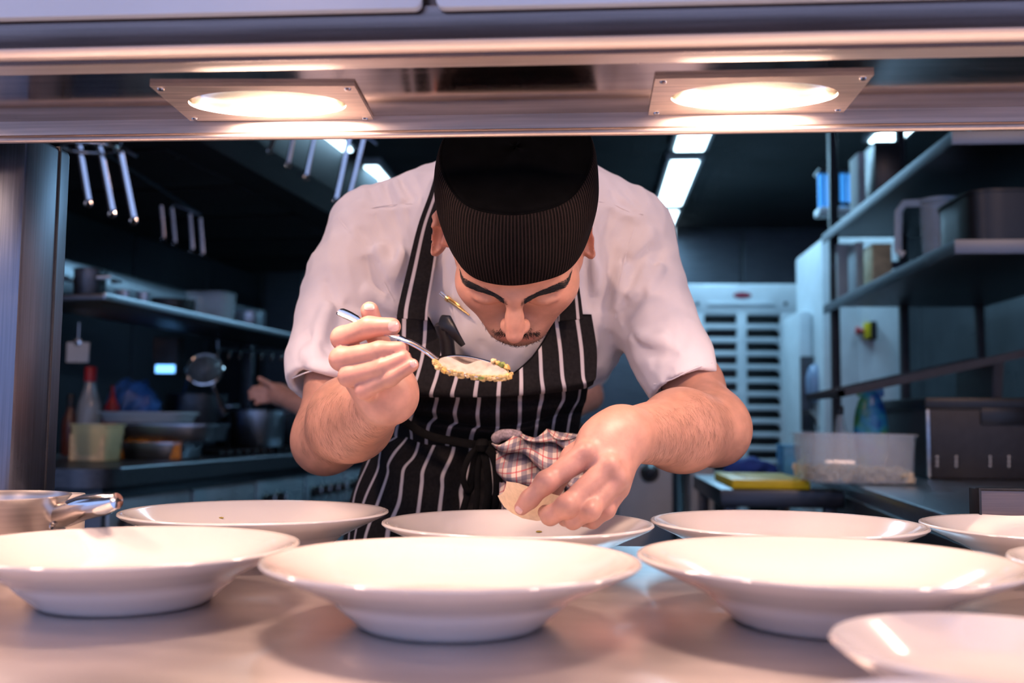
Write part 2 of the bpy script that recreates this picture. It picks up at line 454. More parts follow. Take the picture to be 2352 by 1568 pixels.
# dining side: ceiling with round fill lights added to warm the chef's shoulders
struct('ceiling_dining', MB().span((-6, -3.0, 2.85), (6, .85, 2.95)), plain('dining_ceiling', (.20, .125, .09), .7, 0, .1, 3))
WARM = emit('warm_diffuser', (1.0, .72, .55), 6.0)
for (x, y), lab in (((-1.45, .15), 'downlight added out of view over the dining side, near left'), ((1.45, .15), 'downlight added out of view over the dining side, near right'), ((-1.1, -2.1), 'downlight added out of view over the dining side, far left'), ((1.1, -2.1), 'downlight added out of view over the dining side, far right')):
    t = empty('fill_downlight', (x, y, 2.85))
    MB().lathe([(.12, 0), (.15, -.004), (.15, -.012), (.125, -.016), (.115, -.006)], (0, 0, 0), 32).build('bezel', FIT, t, local=True)
    MB().lathe([(.001, -.008), (.118, -.008)], (0, 0, 0), 32).build('diffuser', WARM, t, local=True)
    area_light('fill_glow', (0, 0, -.02), (.22, .22), FILL_W if y > 0 else FILL_W * .3, (1.0, .62, .49), parent=t, shape='DISK')
    tag(t, lab, 'light', 'added downlights over the dining side')

# ================================================================== the pass: counter, shelf, lamps
ct = empty('pass_counter', (0, .75, 0)); ZT = .90
MB().span((-1.5, .22, ZT - .04), (1.5, 1.235, ZT), .006).build('worktop', STEEL_TOP, ct, angle=30)
MB().span((-1.5, .22, ZT - .10), (1.5, .245, ZT - .041), .004).build('apron_rail', STEEL_KIT, ct)
for x in (-1.42, 1.42):
    for y in (.30, 1.16): MB().span((x - .025, y - .025, 0), (x + .025, y + .025, ZT - .04), .004).build('leg', STEEL_KIT, ct)
MB().span((-1.45, .3, .25), (1.45, 1.18, .28), .004).build('under_shelf', STEEL_KIT, ct)
tag(ct, 'polished steel pass counter on which the white plates stand', 'counter')

zb = 1.335
Y0 = PZ(1176, 108, zb).y; Y1 = PZ(1176, 153, zb + .0112).y; YFAR = PZ(1176, 313, zb).y
zu = P(1176, 262, YFAR).z; zt = P(1176, 24, Y0).z
sh = empty('pass_shelf', (0, (Y0 + YFAR) / 2, zb))
X0, X1 = -1.15, 1.15
ZTOP = zu + .052
MB().span((X0, Y0, ZTOP), (X1, YFAR + .016, ZTOP + .012), .002).build('top_panel', STEEL_PASS, sh)
MB().box((0, Y0 + .0075, (zb + .004 + zt) / 2), (X1 - X0, .006, zt - zb + .010), .001, Matrix.Rotation(math.radians(20), 3, 'X')).build('front_face', STEEL_FRONT, sh)
MB().span((X0, Y0 + .012, zb + .016), (X1, Y0 + .016, ZTOP)).build('inner_face', STEEL_FRONT, sh)
# near flange: a folded strip, its inner edge turned up a little
fb = MB(); prof = [(Y0 - .002, zb + .006), (Y0 + .001, zb + .0015), (Y0 + .006, zb), (Y1 - .006, zb + .0100), (Y1 - .001, zb + .0115), (Y1, zb + .0125), (Y1 - .003, zb + .0145), (Y0 + .006, zb + .008)]
v = []; n = len(prof)
for x in (X0, X1): v += [(x, y, z) for y, z in prof]
fb.add(v, [(i, (i + 1) % n, n + (i + 1) % n, n + i) for i in range(n)] + [tuple(range(n)), tuple(range(2 * n - 1, n - 1, -1))]); fb.build('near_flange', STEEL_LIP, sh, angle=50)
LX = [PZ(605, 222, zu).x, PZ(1732, 212, zu).x]; LY = YFAR - .0535
LX = [LX[0] - .49] + LX + [LX[1] + .49]  # outer two lamps added out of view to warm the sleeves
ub = MB(); xs_ = [X0] + [x + s_ for x in LX for s_ in (-.078, .078)] + [X1]       # sheet with an opening for each lamp
for i in range(9):
    if i % 2:
        ub.span((xs_[i], Y0 + .01, zu), (xs_[i + 1], LY - .0415, zu + .004)); ub.span((xs_[i], LY + .0415, zu), (xs_[i + 1], YFAR + .004, zu + .004))
    else: ub.span((xs_[i], Y0 + .01, zu), (xs_[i + 1], YFAR + .004, zu + .004))
ub.build('underside', STEEL_UND, sh)
MB().span((X0, YFAR, zb + .004), (X1, YFAR + .010, ZTOP), .003).build('far_lip', STEEL_PASS, sh)
MB().tube([(X0, YFAR + .001, zb + .004), (X1, YFAR + .001, zb + .004)], .0042, 12).build('rolled_edge', STEEL_PASS, sh)
tag(sh, 'long steel heat shelf running across above the plates', 'shelf')
# posts that carry the shelf
for sx, lab in ((-1, 'steel post at the left edge carrying the heat shelf'), (1, 'steel post beyond the right edge carrying the heat shelf')):
    xi = P(42, 700, 1.03).x if sx < 0 else 0.80
    t = empty('shelf_post', (xi + sx * .06, 1.08, ZT))
    MB().span((xi, 1.03, ZT), (xi + sx * .14, 1.126, zb + .03), .006).build('post', STEEL_POST, t, angle=30)
    MB().span((xi - sx * .0012, 1.098, ZT), (xi + sx * .02, 1.1015, zb + .03), .0005).build('fold', PL_DARK, t)
    MB().span((xi - sx * .003, 1.026, ZT), (xi + sx * .15, 1.13, ZT + .004), .001).build('foot_plate', STEEL_POST, t)
    tag(t, lab, 'post')

# ticket rails along the front of the shelf
RAIL = plain('rail_plastic', (.50, .60, .74), .25, 0, .05, 5)
def rail(xa, xb, label, hole):
    zr = zt - .002; t = empty('ticket_rail', ((xa + xb) / 2, Y0 - .010, zr))
    w2 = (xb - xa) / 2; hgt = .055; r = .006; poly = []
    for cx, cz, a0 in ((w2 - r, hgt - r, 0), (-w2 + r, hgt - r, 90), (-w2 + r, r, 180), (w2 - r, r, 270)):
        for k in range(5):
            a = math.radians(a0 + 90 * k / 4); poly.append((cx + r * math.cos(a), cz + r * math.sin(a)))
    Rx = Matrix.Rotation(math.radians(90), 4, 'X')
    MB().prism(poly, -.004, .004).build('strip', RAIL, t, xf=Rx, local=True)
    MB().lathe([(0, -.0012), (.0032, -.0010), (.0034, .002)], (hole, -.004, .020), 16, Matrix.Rotation(math.radians(-90), 3, 'X')).build('screw', PL_DARK, t, local=True)
    tag(t, label, 'rail')
xg1 = P(974, 15, Y0).x; xg2 = P(1008, 15, Y0).x
rail(-1.1, xg1, 'pale blue-white ticket rail on the shelf front, the one left of the gap', (xg1 + 1.1) / 2 - .012)
rail(xg2, 1.1, 'pale blue-white ticket rail on the shelf front, the one right of the gap', -(1.1 - xg2) / 2 + .012)

# heat lamps
HOT = emit('hot_quartz', (1.0, .80, .58), 30.0)
REFL = plain('lamp_reflector', (.85, .78, .70), .18, 1.0, .05, 30)
LAMPF = steel('lamp_frame', (.80, .72, .67), .46, (1, 20, 20), .15, .06, 12, .03)
LAMP_W = 2.7
def heat_lamp(cx, cy, wx, wy, label, rz=0):
    t = empty('heat_lamp', (cx, cy, zu), rz); n = 64; ax, ay = .0765, .0400
    v = []; f = []
    for k, (s1, z) in enumerate(((1.0, .0), (1.0, -.0035))):
        for i in range(n):
            a = 2 * math.pi * i / n; c, s_ = math.cos(a), math.sin(a); m = max(abs(c), abs(s_))
            v.append((wx / 2 * c / m, wy / 2 * s_ / m, z))
        for i in range(n):
            a = 2 * math.pi * i / n; v.append((ax * math.cos(a), ay * math.sin(a), z))
    for i in range(n):
        j = (i + 1) % n
        f += [(i, j, n + j, n + i), (2 * n + i, 3 * n + i, 3 * n + j, 2 * n + j), (i, 2 * n + i, 2 * n + j, j), (n + i, n + j, 3 * n + j, 3 * n + i)]
    MB().add(v, f).build('frame', LAMPF, t, local=True, angle=30)
    MB().lathe([(1.0, -.003), (1.0, .004), (.92, .020), (.7, .036), (.35, .044), (0.001, .046)], (0, 0, 0), n, None, ax, ay).build('reflector', REFL, t, local=True)
    MB().tube([(-ax * .80, 0, .018), (-ax * .5, 0, .018), (ax * .5, 0, .018), (ax * .80, 0, .018)], .007, 14).build('quartz_tube', HOT, t, local=True)
    for s_ in (-1, 1): MB().box((s_ * ax * .84, 0, .018), (.012, .014, .014), .002).build('tube_holder', CERAM, t, local=True)
    for sx in (-1, 1):
        for sy in (-1, 1): MB().lathe([(0, -.0055), (.0028, -.0050), (.0034, -.0035)], (sx * wx * .46, sy * wy * .43, 0), 12).build('screw', STEEL_BR, t, local=True)
    area_light('lamp_glow', (0, 0, -.0010), (ax * 1.96, ay * 1.96), LAMP_W, (1.0, .64, .49), rot=(math.radians(-3), 0, 0), parent=t, shape='ELLIPSE')
    tag(t, label, 'lamp', 'heat lamps under the shelf')
for px, lab, rz in ((LX[0], 'heat lamp added out of view beyond the left picture edge', 0), (LX[3], 'heat lamp added out of view beyond the right picture edge', 0), (LX[1], 'glowing heat lamp on the left of the shelf underside', .05), (LX[2], 'glowing heat lamp on the right of the shelf underside', .0)):
    heat_lamp(px, LY, .190, .106, lab, rz)

# ================================================================== plates, pan and pot on the counter
PLATE_PROF = [(.001, .004), (.060, .004), (.064, 0), (.068, .0), (.071, .003), (.082, .0125), (.088, .0185), (.0885, .0195), (.100, .0255), (.120, .0350), (.1375, .0430), (.1400, .0455), (.1395, .0470), (.1375, .0475), (.1330, .0460), (.115, .0370), (.095, .0270), (.080, .0200), (.060, .0165), (.03, .0150), (.001, .0148)]
BOWL = [(.001, .003), (.040, .003), (.042, 0), (.046, 0), (.052, .005), (.070, .018), (.086, .029), (.0885, .032), (.087, .0335), (.083, .031), (.066, .017), (.050, .009), (.001, .008)]
G1, G2 = 'white coupe plates on the pass', 'small white dishes'
PL = [  # px, py of the rim centre, depth, size, label
    (1083, .752, 1.00, 'white plate in front, middle of the near row', 0), (1913, .778, 1.02, 'white plate at the right of the near row, in front of the yellow board', 0),
    (340, .800, .985, 'white plate at the left of the near row, in front of the saucepan handle', 0), (1210, 1.030, .99, 'white plate under the chef\'s hands in the far row', 0),
    (585, 1.075, 1.03, 'white plate at the left of the far row, left of the apron', 0), (1827, 1.056, 1.0, 'white plate in the far row, just right of the one under the chef\'s hands', 0),
    (2428, 1.045, 1.0, 'white plate in the far row cut by the right picture edge', 0), (2665, .815, 1.0, 'white plate of which only a rim shows at the right picture edge', 0),
    (2255, .572, 1.02, 'small white dish in the lower right corner, its rim half in shadow', 1), (2330, .388, 1.04, 'small white dish cut off by the bottom edge', 1)]
pos = [[P(px, 1200, Y).x, Y] for px, Y, sc, lab, k in PL]; rad = [(.1405 if k == 0 else .089) * sc for px, Y, sc, lab, k in PL]
for _ in range(200):                  # nudge touching rims apart
    for i in range(len(PL)):
        for j in range(i):
            dx, dy = pos[i][0] - pos[j][0], pos[i][1] - pos[j][1]; d = math.hypot(dx, dy); o_ = rad[i] + rad[j] + .0006 - d
            if o_ > 0:
                for q, s_ in ((i, .5), (j, -.5)): pos[q][0] += dx / d * o_ * s_; pos[q][1] += dy / d * o_ * s_
PLATES = []
for (px, Y, sc, lab, k), (x, y) in zip(PL, pos):
    o = MB().lathe([(r * sc, z * sc) for r, z in (BOWL if k else PLATE_PROF)], (0, 0, 0), 96).build('small_dish' if k else 'dinner_plate', CERAM, None, angle=60)
    o.location = (x, y, ZT + .0005); PLATES.append(o); tag(o, lab, 'dish' if k else 'plate', G2 if k else G1)

# saucepan at the left
def saucepan():
    c = PZ(-8, 1136, .974); t = empty('saucepan', (c.x, c.y, ZT))
    R_ = 152 * M2(c); h = .974 - ZT
    MB().lathe([(.001, .001), (R_ - .008, .001), (R_ - .002, .006), (R_ - .001, h - .006), (R_ + .003, h - .001), (R_ + .003, h), (R_ + .0005, h), (R_ - .003, h - .006), (R_ - .0035, .010), (.001, .008)], (0, 0, 0), 64).build('pot', STEEL_PAN, t, local=True, angle=50)
    a = P(128, 1186, c.y + .005) - Vector((c.x, c.y, ZT)); b = P(268, 1150, c.y - .03) - Vector((c.x, c.y, ZT))
    d = b - a
    MB().tube([a - d * .12, a, a + d * .2, a + d * .5 + Vector((0, 0, .002)), a + d * .85, b, b + d * .01], [.011, .0125, .0125, .012, .0105, .0075, .003], 18).build('handle', STEEL_BR, t, local=True, angle=60)
    for s_ in (-1, 1): MB().lathe([(0, .003), (.004, .002), (.0045, 0)], Vector((R_ - .004, s_ * .008, h * .62)), 12, Matrix.Rotation(math.radians(90), 3, 'Y')).build('rivet', STEEL_BR, t, local=True)
    tag(t, 'small steel saucepan with tubular handle at the left edge', 'saucepan')
STEEL_PAN = steel('pan_steel', (.70, .64, .60), .34, (1, 1, 60), .06, .05, 8, .02)
saucepan()
def ramekin():
    c = P(150, 1133, 1.075); h = c.z - ZT; r = 44 * M2(c)
    t = MB().lathe([(.001, .001), (r - .003, .001), (r, .004), (r, h - .002), (r - .001, h), (r - .003, h), (r - .004, h - .003), (r - .004, .008), (.001, .007)], (0, 0, 0), 56).build('ramekin', CERAM_C, None, angle=60)
    t.location = (c.x, c.y, ZT); tag(t, 'cream ceramic pot standing behind the saucepan', 'pot')
CERAM_C = plain('cream_china', (.74, .64, .54), .3, 0, .03, 8)
ramekin()
# low steel ticket box at the right of the counter
def ticket_box():
    a = P(2252, 1125, 1.204); t = empty('steel_tray', (a.x + .06, 1.2, ZT))
    zt_ = a.z; xa = a.x
    MB().span((xa, 1.204, ZT), (xa + .16, 1.208, zt_), .0008).build('panel', TRAYM, t)
    MB().span((xa - .003, 1.201, ZT), (xa, 1.232, zt_ + .001), .0006).build('edge', PL_BLACK, t)
    MB().span((xa - .003, 1.201, zt_), (xa + .16, 1.212, zt_ + .0025), .0006).build('edge', PL_BLACK, t)
    MB().span((xa, 1.228, ZT), (xa + .16, 1.232, zt_), .0008).build('panel', TRAYM, t)
    tag(t, 'low steel tray with black rim at the right end of the counter', 'tray')
ticket_box()
# ================================================================== the chef
def px_r(pt, rpx): return rpx * M2(pt)
def chain(pts, k=.006, flat=None):
    """round cones through (px, py, Y, radius_px) joints"""
    q = [(P(a, b, Y), r * M2(P(a, b, Y))) for a, b, Y, r in pts]
    return [rc(q[i][0], q[i + 1][0], q[i][1], q[i + 1][1], k, flat) for i in range(len(q) - 1)]

# ---- materials
def skin_mat():
    m, nt, b = new_mat('skin')
    at = nt.nodes.new('ShaderNodeAttribute'); at.attribute_name = 'tint'
    cr, no = noise_mix(nt, (.86, .86, .86), (1.06, 1.04, 1.04), 55, detail=5)
    mx = nt.nodes.new('ShaderNodeMix'); mx.data_type = 'RGBA'; mx.blend_type = 'MULTIPLY'; mx.inputs['Factor'].default_value = 1
    nt.links.new(at.outputs['Color'], mx.inputs['A']); nt.links.new(cr.outputs[0], mx.inputs['B'])
    nt.links.new(mx.outputs['Result'], b.inputs['Base Color'])
    n2 = nt.nodes.new('ShaderNodeTexNoise'); n2.inputs['Scale'].default_value = 420; n2.inputs['Detail'].default_value = 3
    tc = nt.nodes.new('ShaderNodeTexCoord'); nt.links.new(tc.outputs['Object'], n2.inputs[0]); bump(nt, b, n2.outputs[0], .12, .0008)
    setp(b, Roughness=.46, Subsurface_Weight=.12, Subsurface_Radius=(.006, .0022, .0012), Subsurface_Scale=1.0, Specular_IOR_Level=.45)
    return m
SKIN = skin_mat()
def shirt_mat():
    m, nt, b = new_mat('white_cotton')
    cr, no = noise_mix(nt, (.81, .76, .742), (.87, .82, .80), 14)
    nt.links.new(cr.outputs[0], b.inputs['Base Color']); weave(nt, b, 1100, .16, .88); setp(b, Specular_IOR_Level=.15, Sheen_Weight=.1)
    return m
SHIRT = shirt_mat()
APRON = stripes('striped_apron_cloth', (.011, .0095, .0095), (.56, .51, .51), .085)
CAPM = stripes('pinstripe_cap_cloth', (.0028, .0022, .0022), (.022, .0145, .0140), .15, freq=1.0, soft=.12, spec=.06)
CAPT = plain('cap_top_cloth', (.0016, .0016, .0018), .95, var=.3, scale=60, Specular_IOR_Level=.03)
BLACK = plain('black_tape', (.003, .003, .0035), .95, var=.3, scale=200, Specular_IOR_Level=.15)
ARMHAIR = plain('arm_hair_brown', (.12, .062, .04), .6)
HAIR = plain('dark_brown_hair', (.006, .004, .0035), .75, var=.3, scale=50)
TROUS = plain('black_trousers', (.012, .013, .016), .9, var=.3, scale=80)
SHOE = plain('black_leather', (.01, .01, .011), .35)

chef = empty('person', (P(1130, 1000, 1.66).x, 1.70, 0.0))
tag(chef, 'chef in black cap, white short-sleeved shirt and striped apron bending over the plates', 'person')

# ---- body field: head, neck, arms, hands
body = Field()
HO = P(1190, 545, 1.165)
HR = Matrix.Rotation(math.radians(1.5), 3, 'Z') @ Matrix.Rotation(math.radians(1.0), 3, 'Y') @ Matrix.Rotation(math.radians(63), 3, 'X')
HRn = np.array(HR)
def H(x, y, z): return HO + HR @ Vector((x, y, z))
def hel(c, r, k=.012, R=None): return el(H(*c), r, k, HRn if R is None else HRn @ np.array(R))
def hrc(a, b, ra, rb, k=.012, flat=None):
    return rc(H(*a), H(*b), ra, rb, k, None if flat is None else (HR @ Vector(flat[0]), flat[1]))
head = [hel((0, .014, .030), (.077, .095, .080)), hel((0, -.043, .034), (.071, .046, .050), .02),
        hel((0, -.034, -.030), (.059, .046, .056), .025),
        hrc((-.058, -.006, -.034), (-.017, -.065, -.088), .020, .017, .02), hrc((.058, -.006, -.034), (.017, -.065, -.088), .020, .017, .02),
        hrc((-.047, -.046, -.028), (-.016, -.072, -.074), .019, .016, .03), hrc((.047, -.046, -.028), (.016, -.072, -.074), .019, .016, .03),
        hel((0, -.072, -.093), (.020, .017, .017), .014),
        hel((-.042, -.053, -.024), (.021, .022, .022), .025), hel((.042, -.053, -.024), (.021, .022, .022), .025),
        hrc((0, -.087, .007), (-.048, -.069, .014), .0105, .009, .014), hrc((0, -.087, .007), (.048, -.069, .014), .0105, .009, .014),
        hel((0, -.078, -.066), (.024, .016, .020), .012)]
body.add(head, .01)
body.carve += [hel((-.033, -.093, -.007), (.017, .013, .0105), .012), hel((.033, -.093, -.007), (.017, .013, .0105), .012)]
# nose, eyelids and lips are added after the carving of the sockets
face2 = Field()
nose = [hrc((0, -.085, .010), (0, -.105, -.020), .0092, .0092, .008), hrc((0, -.103, -.018), (0, -.1155, -.033), .0096, .0104, .008),
        hel((-.0105, -.100, -.037), (.0072, .010, .0075), .008), hel((.0105, -.100, -.037), (.0072, .010, .0075), .008),
        hrc((0, -.112, -.040), (0, -.094, -.044), .006, .007, .006)]
for s_ in (-1, 1):
    e = [hel((s_ * .033, -.0765, -.008), (.0165, .0125, .0115), .006), hrc((s_ * .019, -.0835, -.0115), (s_ * .046, -.0775, -.0115), .0022, .0018, .003)]
    body_e = e; face2.add(e, .007)
face2.add(nose, .010)
face2.add([hrc((-.020, -.089, -.0665), (.020, -.089, -.0665), .0052, .0052, .006), hrc((0, -.0945, -.065), (0, -.0945, -.066), .005, .005, .01)], .006)
face2.add([hrc((-.016, -.088, -.0765), (.016, -.088, -.0765), .0058, .0058, .006)], .006)
# ears
EX = {-1: .0945, 1: .0800}
for s_ in (-1, 1):
    ER = Matrix.Rotation(math.radians(s_ * 34), 3, 'Z') @ Matrix.Rotation(math.radians(-12), 3, 'X')
    face2.add([hel((s_ * EX[s_], .008, -.006), (.0075, .022, .034), .006, ER), hrc((s_ * .070, .004, -.012), (s_ * EX[s_], .004, -.010), .012, .009, .006)], .008)
    face2.g[-1].carve = [hel((s_ * (EX[s_] + .0055), -.002, -.004), (.0065, .0135, .021), .004, ER)]
    for t0 in range(7):                                    # the rolled rim of the ear
        a0, a1 = [math.radians(-100 + 210 * q / 7) for q in (t0, t0 + 1)]
        f_ = lambda a: Vector((s_ * EX[s_], .008, -.006)) + ER @ Vector((s_ * .0035, .0195 * math.cos(a), .032 * math.sin(a)))
        face2.g[-1].p.append(hrc(tuple(f_(a0)), tuple(f_(a1)), .0042, .0042, .003))
# neck
neck = [rc(H(0, .030, -.055), P(1186, 520, 1.40), .054, .062, .03)]
body.add(neck, .03)
# hidden trunk joins neck, arms and hips
S1, S2 = P(838, 530, 1.42), P(1462, 535, 1.42)
CH = P(1182, 600, 1.44); HIP = P(1128, 1010, 1.64)
body.add([rc(CH, HIP, .07, .07, .03), rc(S1, CH, .045, .06, .03), rc(S2, CH, .045, .06, .03), rc(P(1186, 520, 1.40), CH, .055, .07, .03)], .03)
# arm on the left of the picture
E1 = P(757, 1002, 1.285); W1 = P(893, 912, 1.055)
body.add([rc(S1, P(776, 730, 1.385), .040, .038, .02), rc(P(776, 730, 1.385), E1, .038, .040, .02), rc(E1, P(806, 962, 1.205), .040, .047, .03), rc(P(806, 962, 1.205), W1, .047, .0265, .03),
          el(P(738, 1022, 1.30), (.030, .034, .032), .03)], .02)
# arm on the right of the picture
E2 = P(1636, 985, 1.275); W2 = P(1432, 1000, 1.085)
body.add([rc(S2, P(1506, 730, 1.388), .040, .038, .02), rc(P(1506, 730, 1.388), P(1592, 880, 1.345), .037, .036, .02), rc(P(1592, 880, 1.345), E2, .036, .040, .02), rc(E2, P(1565, 988, 1.215), .040, .045, .03), rc(P(1565, 988, 1.215), W2, .045, .0285, .03),
          el(P(1655, 985, 1.29), (.026, .030, .033), .03)], .02)
# --- hand with the spoon (left of the picture)
def pts(l): return [P(a, b, Y) for a, b, Y in l]
hp = Field()
palm1 = chain([(890, 905, 1.050, 50), (868, 868, 1.050, 46)], .02) + chain([(868, 868, 1.050, 44), (812, 822, 1.050, 34)], .02) \
      + chain([(880, 885, 1.040, 46), (826, 858, 1.040, 38)], .02) + chain([(882, 908, 1.042, 40), (852, 892, 1.036, 28)], .02) + chain([(905, 880, 1.055, 33), (905, 905, 1.045, 36)], .02)
body.add(palm1, .022)
fing1 = [[(808, 812, 1.045, 28), (787, 776, 1.010, 26), (848, 751, .998, 24), (900, 750, .994, 21)],
         [(812, 845, 1.040, 27), (784, 824, 1.000, 26.5), (872, 807, .986, 23), (922, 801, .984, 18)],
         [(822, 872, 1.030, 24), (801, 864, .994, 23), (880, 844, .980, 20), (930, 822, .979, 16.5)],
         [(848, 902, 1.020, 21), (836, 896, .992, 20), (898, 868, .978, 17.5), (948, 838, .976, 15)]]
for fpts in fing1: body.add(chain(fpts, .005), .002)
thumb1 = [(900, 880, 1.050, 36), (884, 818, 1.045, 27), (862, 760, 1.030, 23), (849, 713, 1.022, 21)]
body.add(chain(thumb1, .008), .005)
# --- hand reaching into the plate (right of the picture)
palm2 = chain([(1425, 995, 1.080, 56), (1382, 1015, 1.060, 50)], .02) + chain([(1390, 1000, 1.062, 40), (1347, 1040, 1.040, 32)], .02) \
      + chain([(1405, 1020, 1.062, 42), (1396, 1072, 1.035, 32)], .02) + chain([(1420, 1030, 1.065, 38), (1416, 1098, 1.038, 27)], .02) \
      + chain([(1428, 1035, 1.070, 30), (1420, 1122, 1.050, 22)], .02)
body.add(palm2, .022)
fing2 = [[(1350, 1040, 1.038, 31), (1254, 1108, 1.018, 24), (1216, 1146, 1.020, 20.5), (1198, 1166, 1.022, 17.5)],
         [(1396, 1076, 1.032, 30), (1302, 1162, 1.004, 25), (1264, 1184, 1.012, 21), (1252, 1176, 1.030, 17.5)],
         [(1414, 1104, 1.034, 26), (1354, 1172, 1.010, 23), (1316, 1196, 1.014, 18), (1296, 1194, 1.032, 15)],
         [(1420, 1126, 1.048, 22), (1392, 1170, 1.030, 20), (1362, 1196, 1.030, 16), (1340, 1196, 1.045, 14)]]
for fpts in fing2: body.add(chain(fpts, .006), .0025)
body.add(chain([(1384, 1000, 1.075, 36), (1318, 1052, 1.080, 28), (1266, 1118, 1.066, 23), (1236, 1152, 1.056, 19)], .008), .006)
# knuckle bumps and creases
for (a, b, Y, r) in ((1347, 1034, 1.026, 15), (1403, 1066, 1.022, 14), (1424, 1100, 1.026, 11), (1256, 1102, 1.010, 14), (1303, 1160, .996, 14), (1357, 1172, 1.002, 11)):
    body.add(el(P(a, b, Y), [r * M2(P(a, b, Y))] * 3, .012), .012)
class Comb:
    """sockets are carved from the head before the nose, lids and ears join it"""
    def __init__(s): s.g = body.g + face2.g
    def __call__(s, p, c=None, R=None): return smin(body(p, c, R), face2(p, c, R), .006)
for _n in ('mesh', 'hit', 'hits', 'normal', 'normals', 'project'): setattr(Comb, _n, getattr(Field, _n))
BODY = Comb()
HEADF = Comb(); HEADF.b0 = Field(); HEADF.b0.g = body.g[:1]; HEADF.b0.carve = body.carve
class HeadComb(Comb):
    def __call__(s, p, c=None, R=None): return smin(HEADF.b0(p), face2(p), .006)
HEADS = HeadComb()
ARMS = Field(); ARMS.g = body.g[3:5]
HANDS = Field(); HANDS.g = body.g[5:]

me, vp = BODY.mesh('body', .0019, smooth=1)

# colour of the skin: redder knuckles, finger tips, nose and ears, dark stubble under the nose
def falloff(p, c, r): return np.exp(-((p - V3(c)) ** 2).sum(1) / (r * r))
base = np.tile(np.array([.52, .268, .188]), (len(vp), 1))
red = np.zeros(len(vp))
for fpts in fing1 + fing2:
    for j, (a, b, Y, r) in enumerate(fpts):
        red += falloff(vp, P(a, b, Y), .013) * (.40 if j in (1, 3) else .0)
for c, r, s_ in ((H(0, -.12, -.036), .02, .5), (H(-.085, .01, 0), .03, .6), (H(.085, .01, 0), .03, .6), (H(-.05, -.07, -.02), .025, .2), (H(.05, -.07, -.02), .025, .2), (P(849, 713, 1.022), .016, .6)):
    red += falloff(vp, c, r) * s_
red = np.clip(red, 0, 1)[:, None]
hand = np.clip(falloff(vp, P(860, 840, 1.03), .085) + falloff(vp, P(1340, 1100, 1.04), .095), 0, 1)[:, None]
col = base * (1 - hand) + np.array([.56, .300, .235]) * hand
col = col * (1 - .55 * red) + np.array([.66, .255, .215]) * .55 * red
loc = (vp - V3(HO)) @ HRn                                     # head coordinates
st = np.exp(-((loc[:, 2] + .057 + .25 * np.abs(loc[:, 0])) / .008) ** 2) * np.exp(-(loc[:, 0] / .026) ** 4) * np.clip((-.066 - loc[:, 1]) / .014, 0, 1)
jaw = np.clip((-.066 - loc[:, 2]) / .02, 0, 1) * (loc[:, 2] > -.14) * (np.abs(loc[:, 0]) < .07) * (loc[:, 1] < .0)
bl = np.clip(st * .55 * np.clip((.108 + loc[:, 1]) / .006, 0, 1) + jaw * .5, 0, .6)[:, None]
inh = ((np.abs(loc) < .16).all(1))[:, None]
bz = np.interp(np.abs(loc[:, 0]), [.005, .009, .021, .034, .047, .059, .065], [.006, .0065, .0090, .0125, .0145, .0115, .008])
brow = (np.exp(-((loc[:, 2] - bz) / .0042) ** 2) * (np.abs(loc[:, 0]) > .008) * (np.abs(loc[:, 0]) < .060) * (loc[:, 1] < -.04))[:, None] * inh
col = col * (1 - .8 * brow) + np.array([.05, .03, .022]) * .8 * brow
bl = bl * inh
col = col * (1 - bl) + np.array([.10, .062, .045]) * bl
lip = (np.exp(-((loc[:, 2] + .072) / .008) ** 2) * (np.abs(loc[:, 0]) < .024) * (loc[:, 1] < -.085))[:, None] * inh
col = col * (1 - .6 * lip) + np.array([.50, .18, .15]) * .6 * lip
ca = me.color_attributes.new('tint', 'FLOAT_COLOR', 'POINT')
ca.data.foreach_set('color', np.concatenate([col, np.ones((len(col), 1))], 1).astype(np.float32).ravel())
link('body', me, SKIN, chef)

# ---- finger nails
def nail(px, py, rot, wpx, hpx):
    p = HANDS.hit(px, py)
    if p is None: return
    n = HANDS.normal(p); mm = M2(p)
    rgt = RM @ Vector((math.cos(rot), math.sin(rot), 0)); rgt = (rgt - n * rgt.dot(n)).normalized(); up = n.cross(rgt)
    mb = MB(); v = [p + n * .0008]; f = []
    for ri, rr in enumerate((.6, 1.0)):
        for i in range(14):
            a = 2 * math.pi * i / 14; ca_, sa = math.cos(a), math.sin(a)
            q = p + rgt * (math.copysign(abs(ca_) ** .7, ca_) * wpx * mm * rr) + up * (math.copysign(abs(sa) ** .7, sa) * hpx * mm * rr)
            d = float(HANDS(V3(q)[None])[0]); v.append(q - n * (d - (.0006 if ri == 0 else .0001)))
    for i in range(14):
        j = (i + 1) % 14; f.append((0, 1 + i, 1 + j)); f.append((1 + i, 15 + i, 15 + j, 1 + j))
    mb.add(v, f).build('fingernail', NAIL, chef, angle=80)
NAIL = plain('nail', (.70, .44, .39), .22, var=.04, scale=90)
nail(905, 749, 0.0, 13, 12); nail(848, 704, math.pi / 2, 8, 12); nail(951, 834, .5, 9, 9); nail(1190, 1172, -2.3, 8, 10)

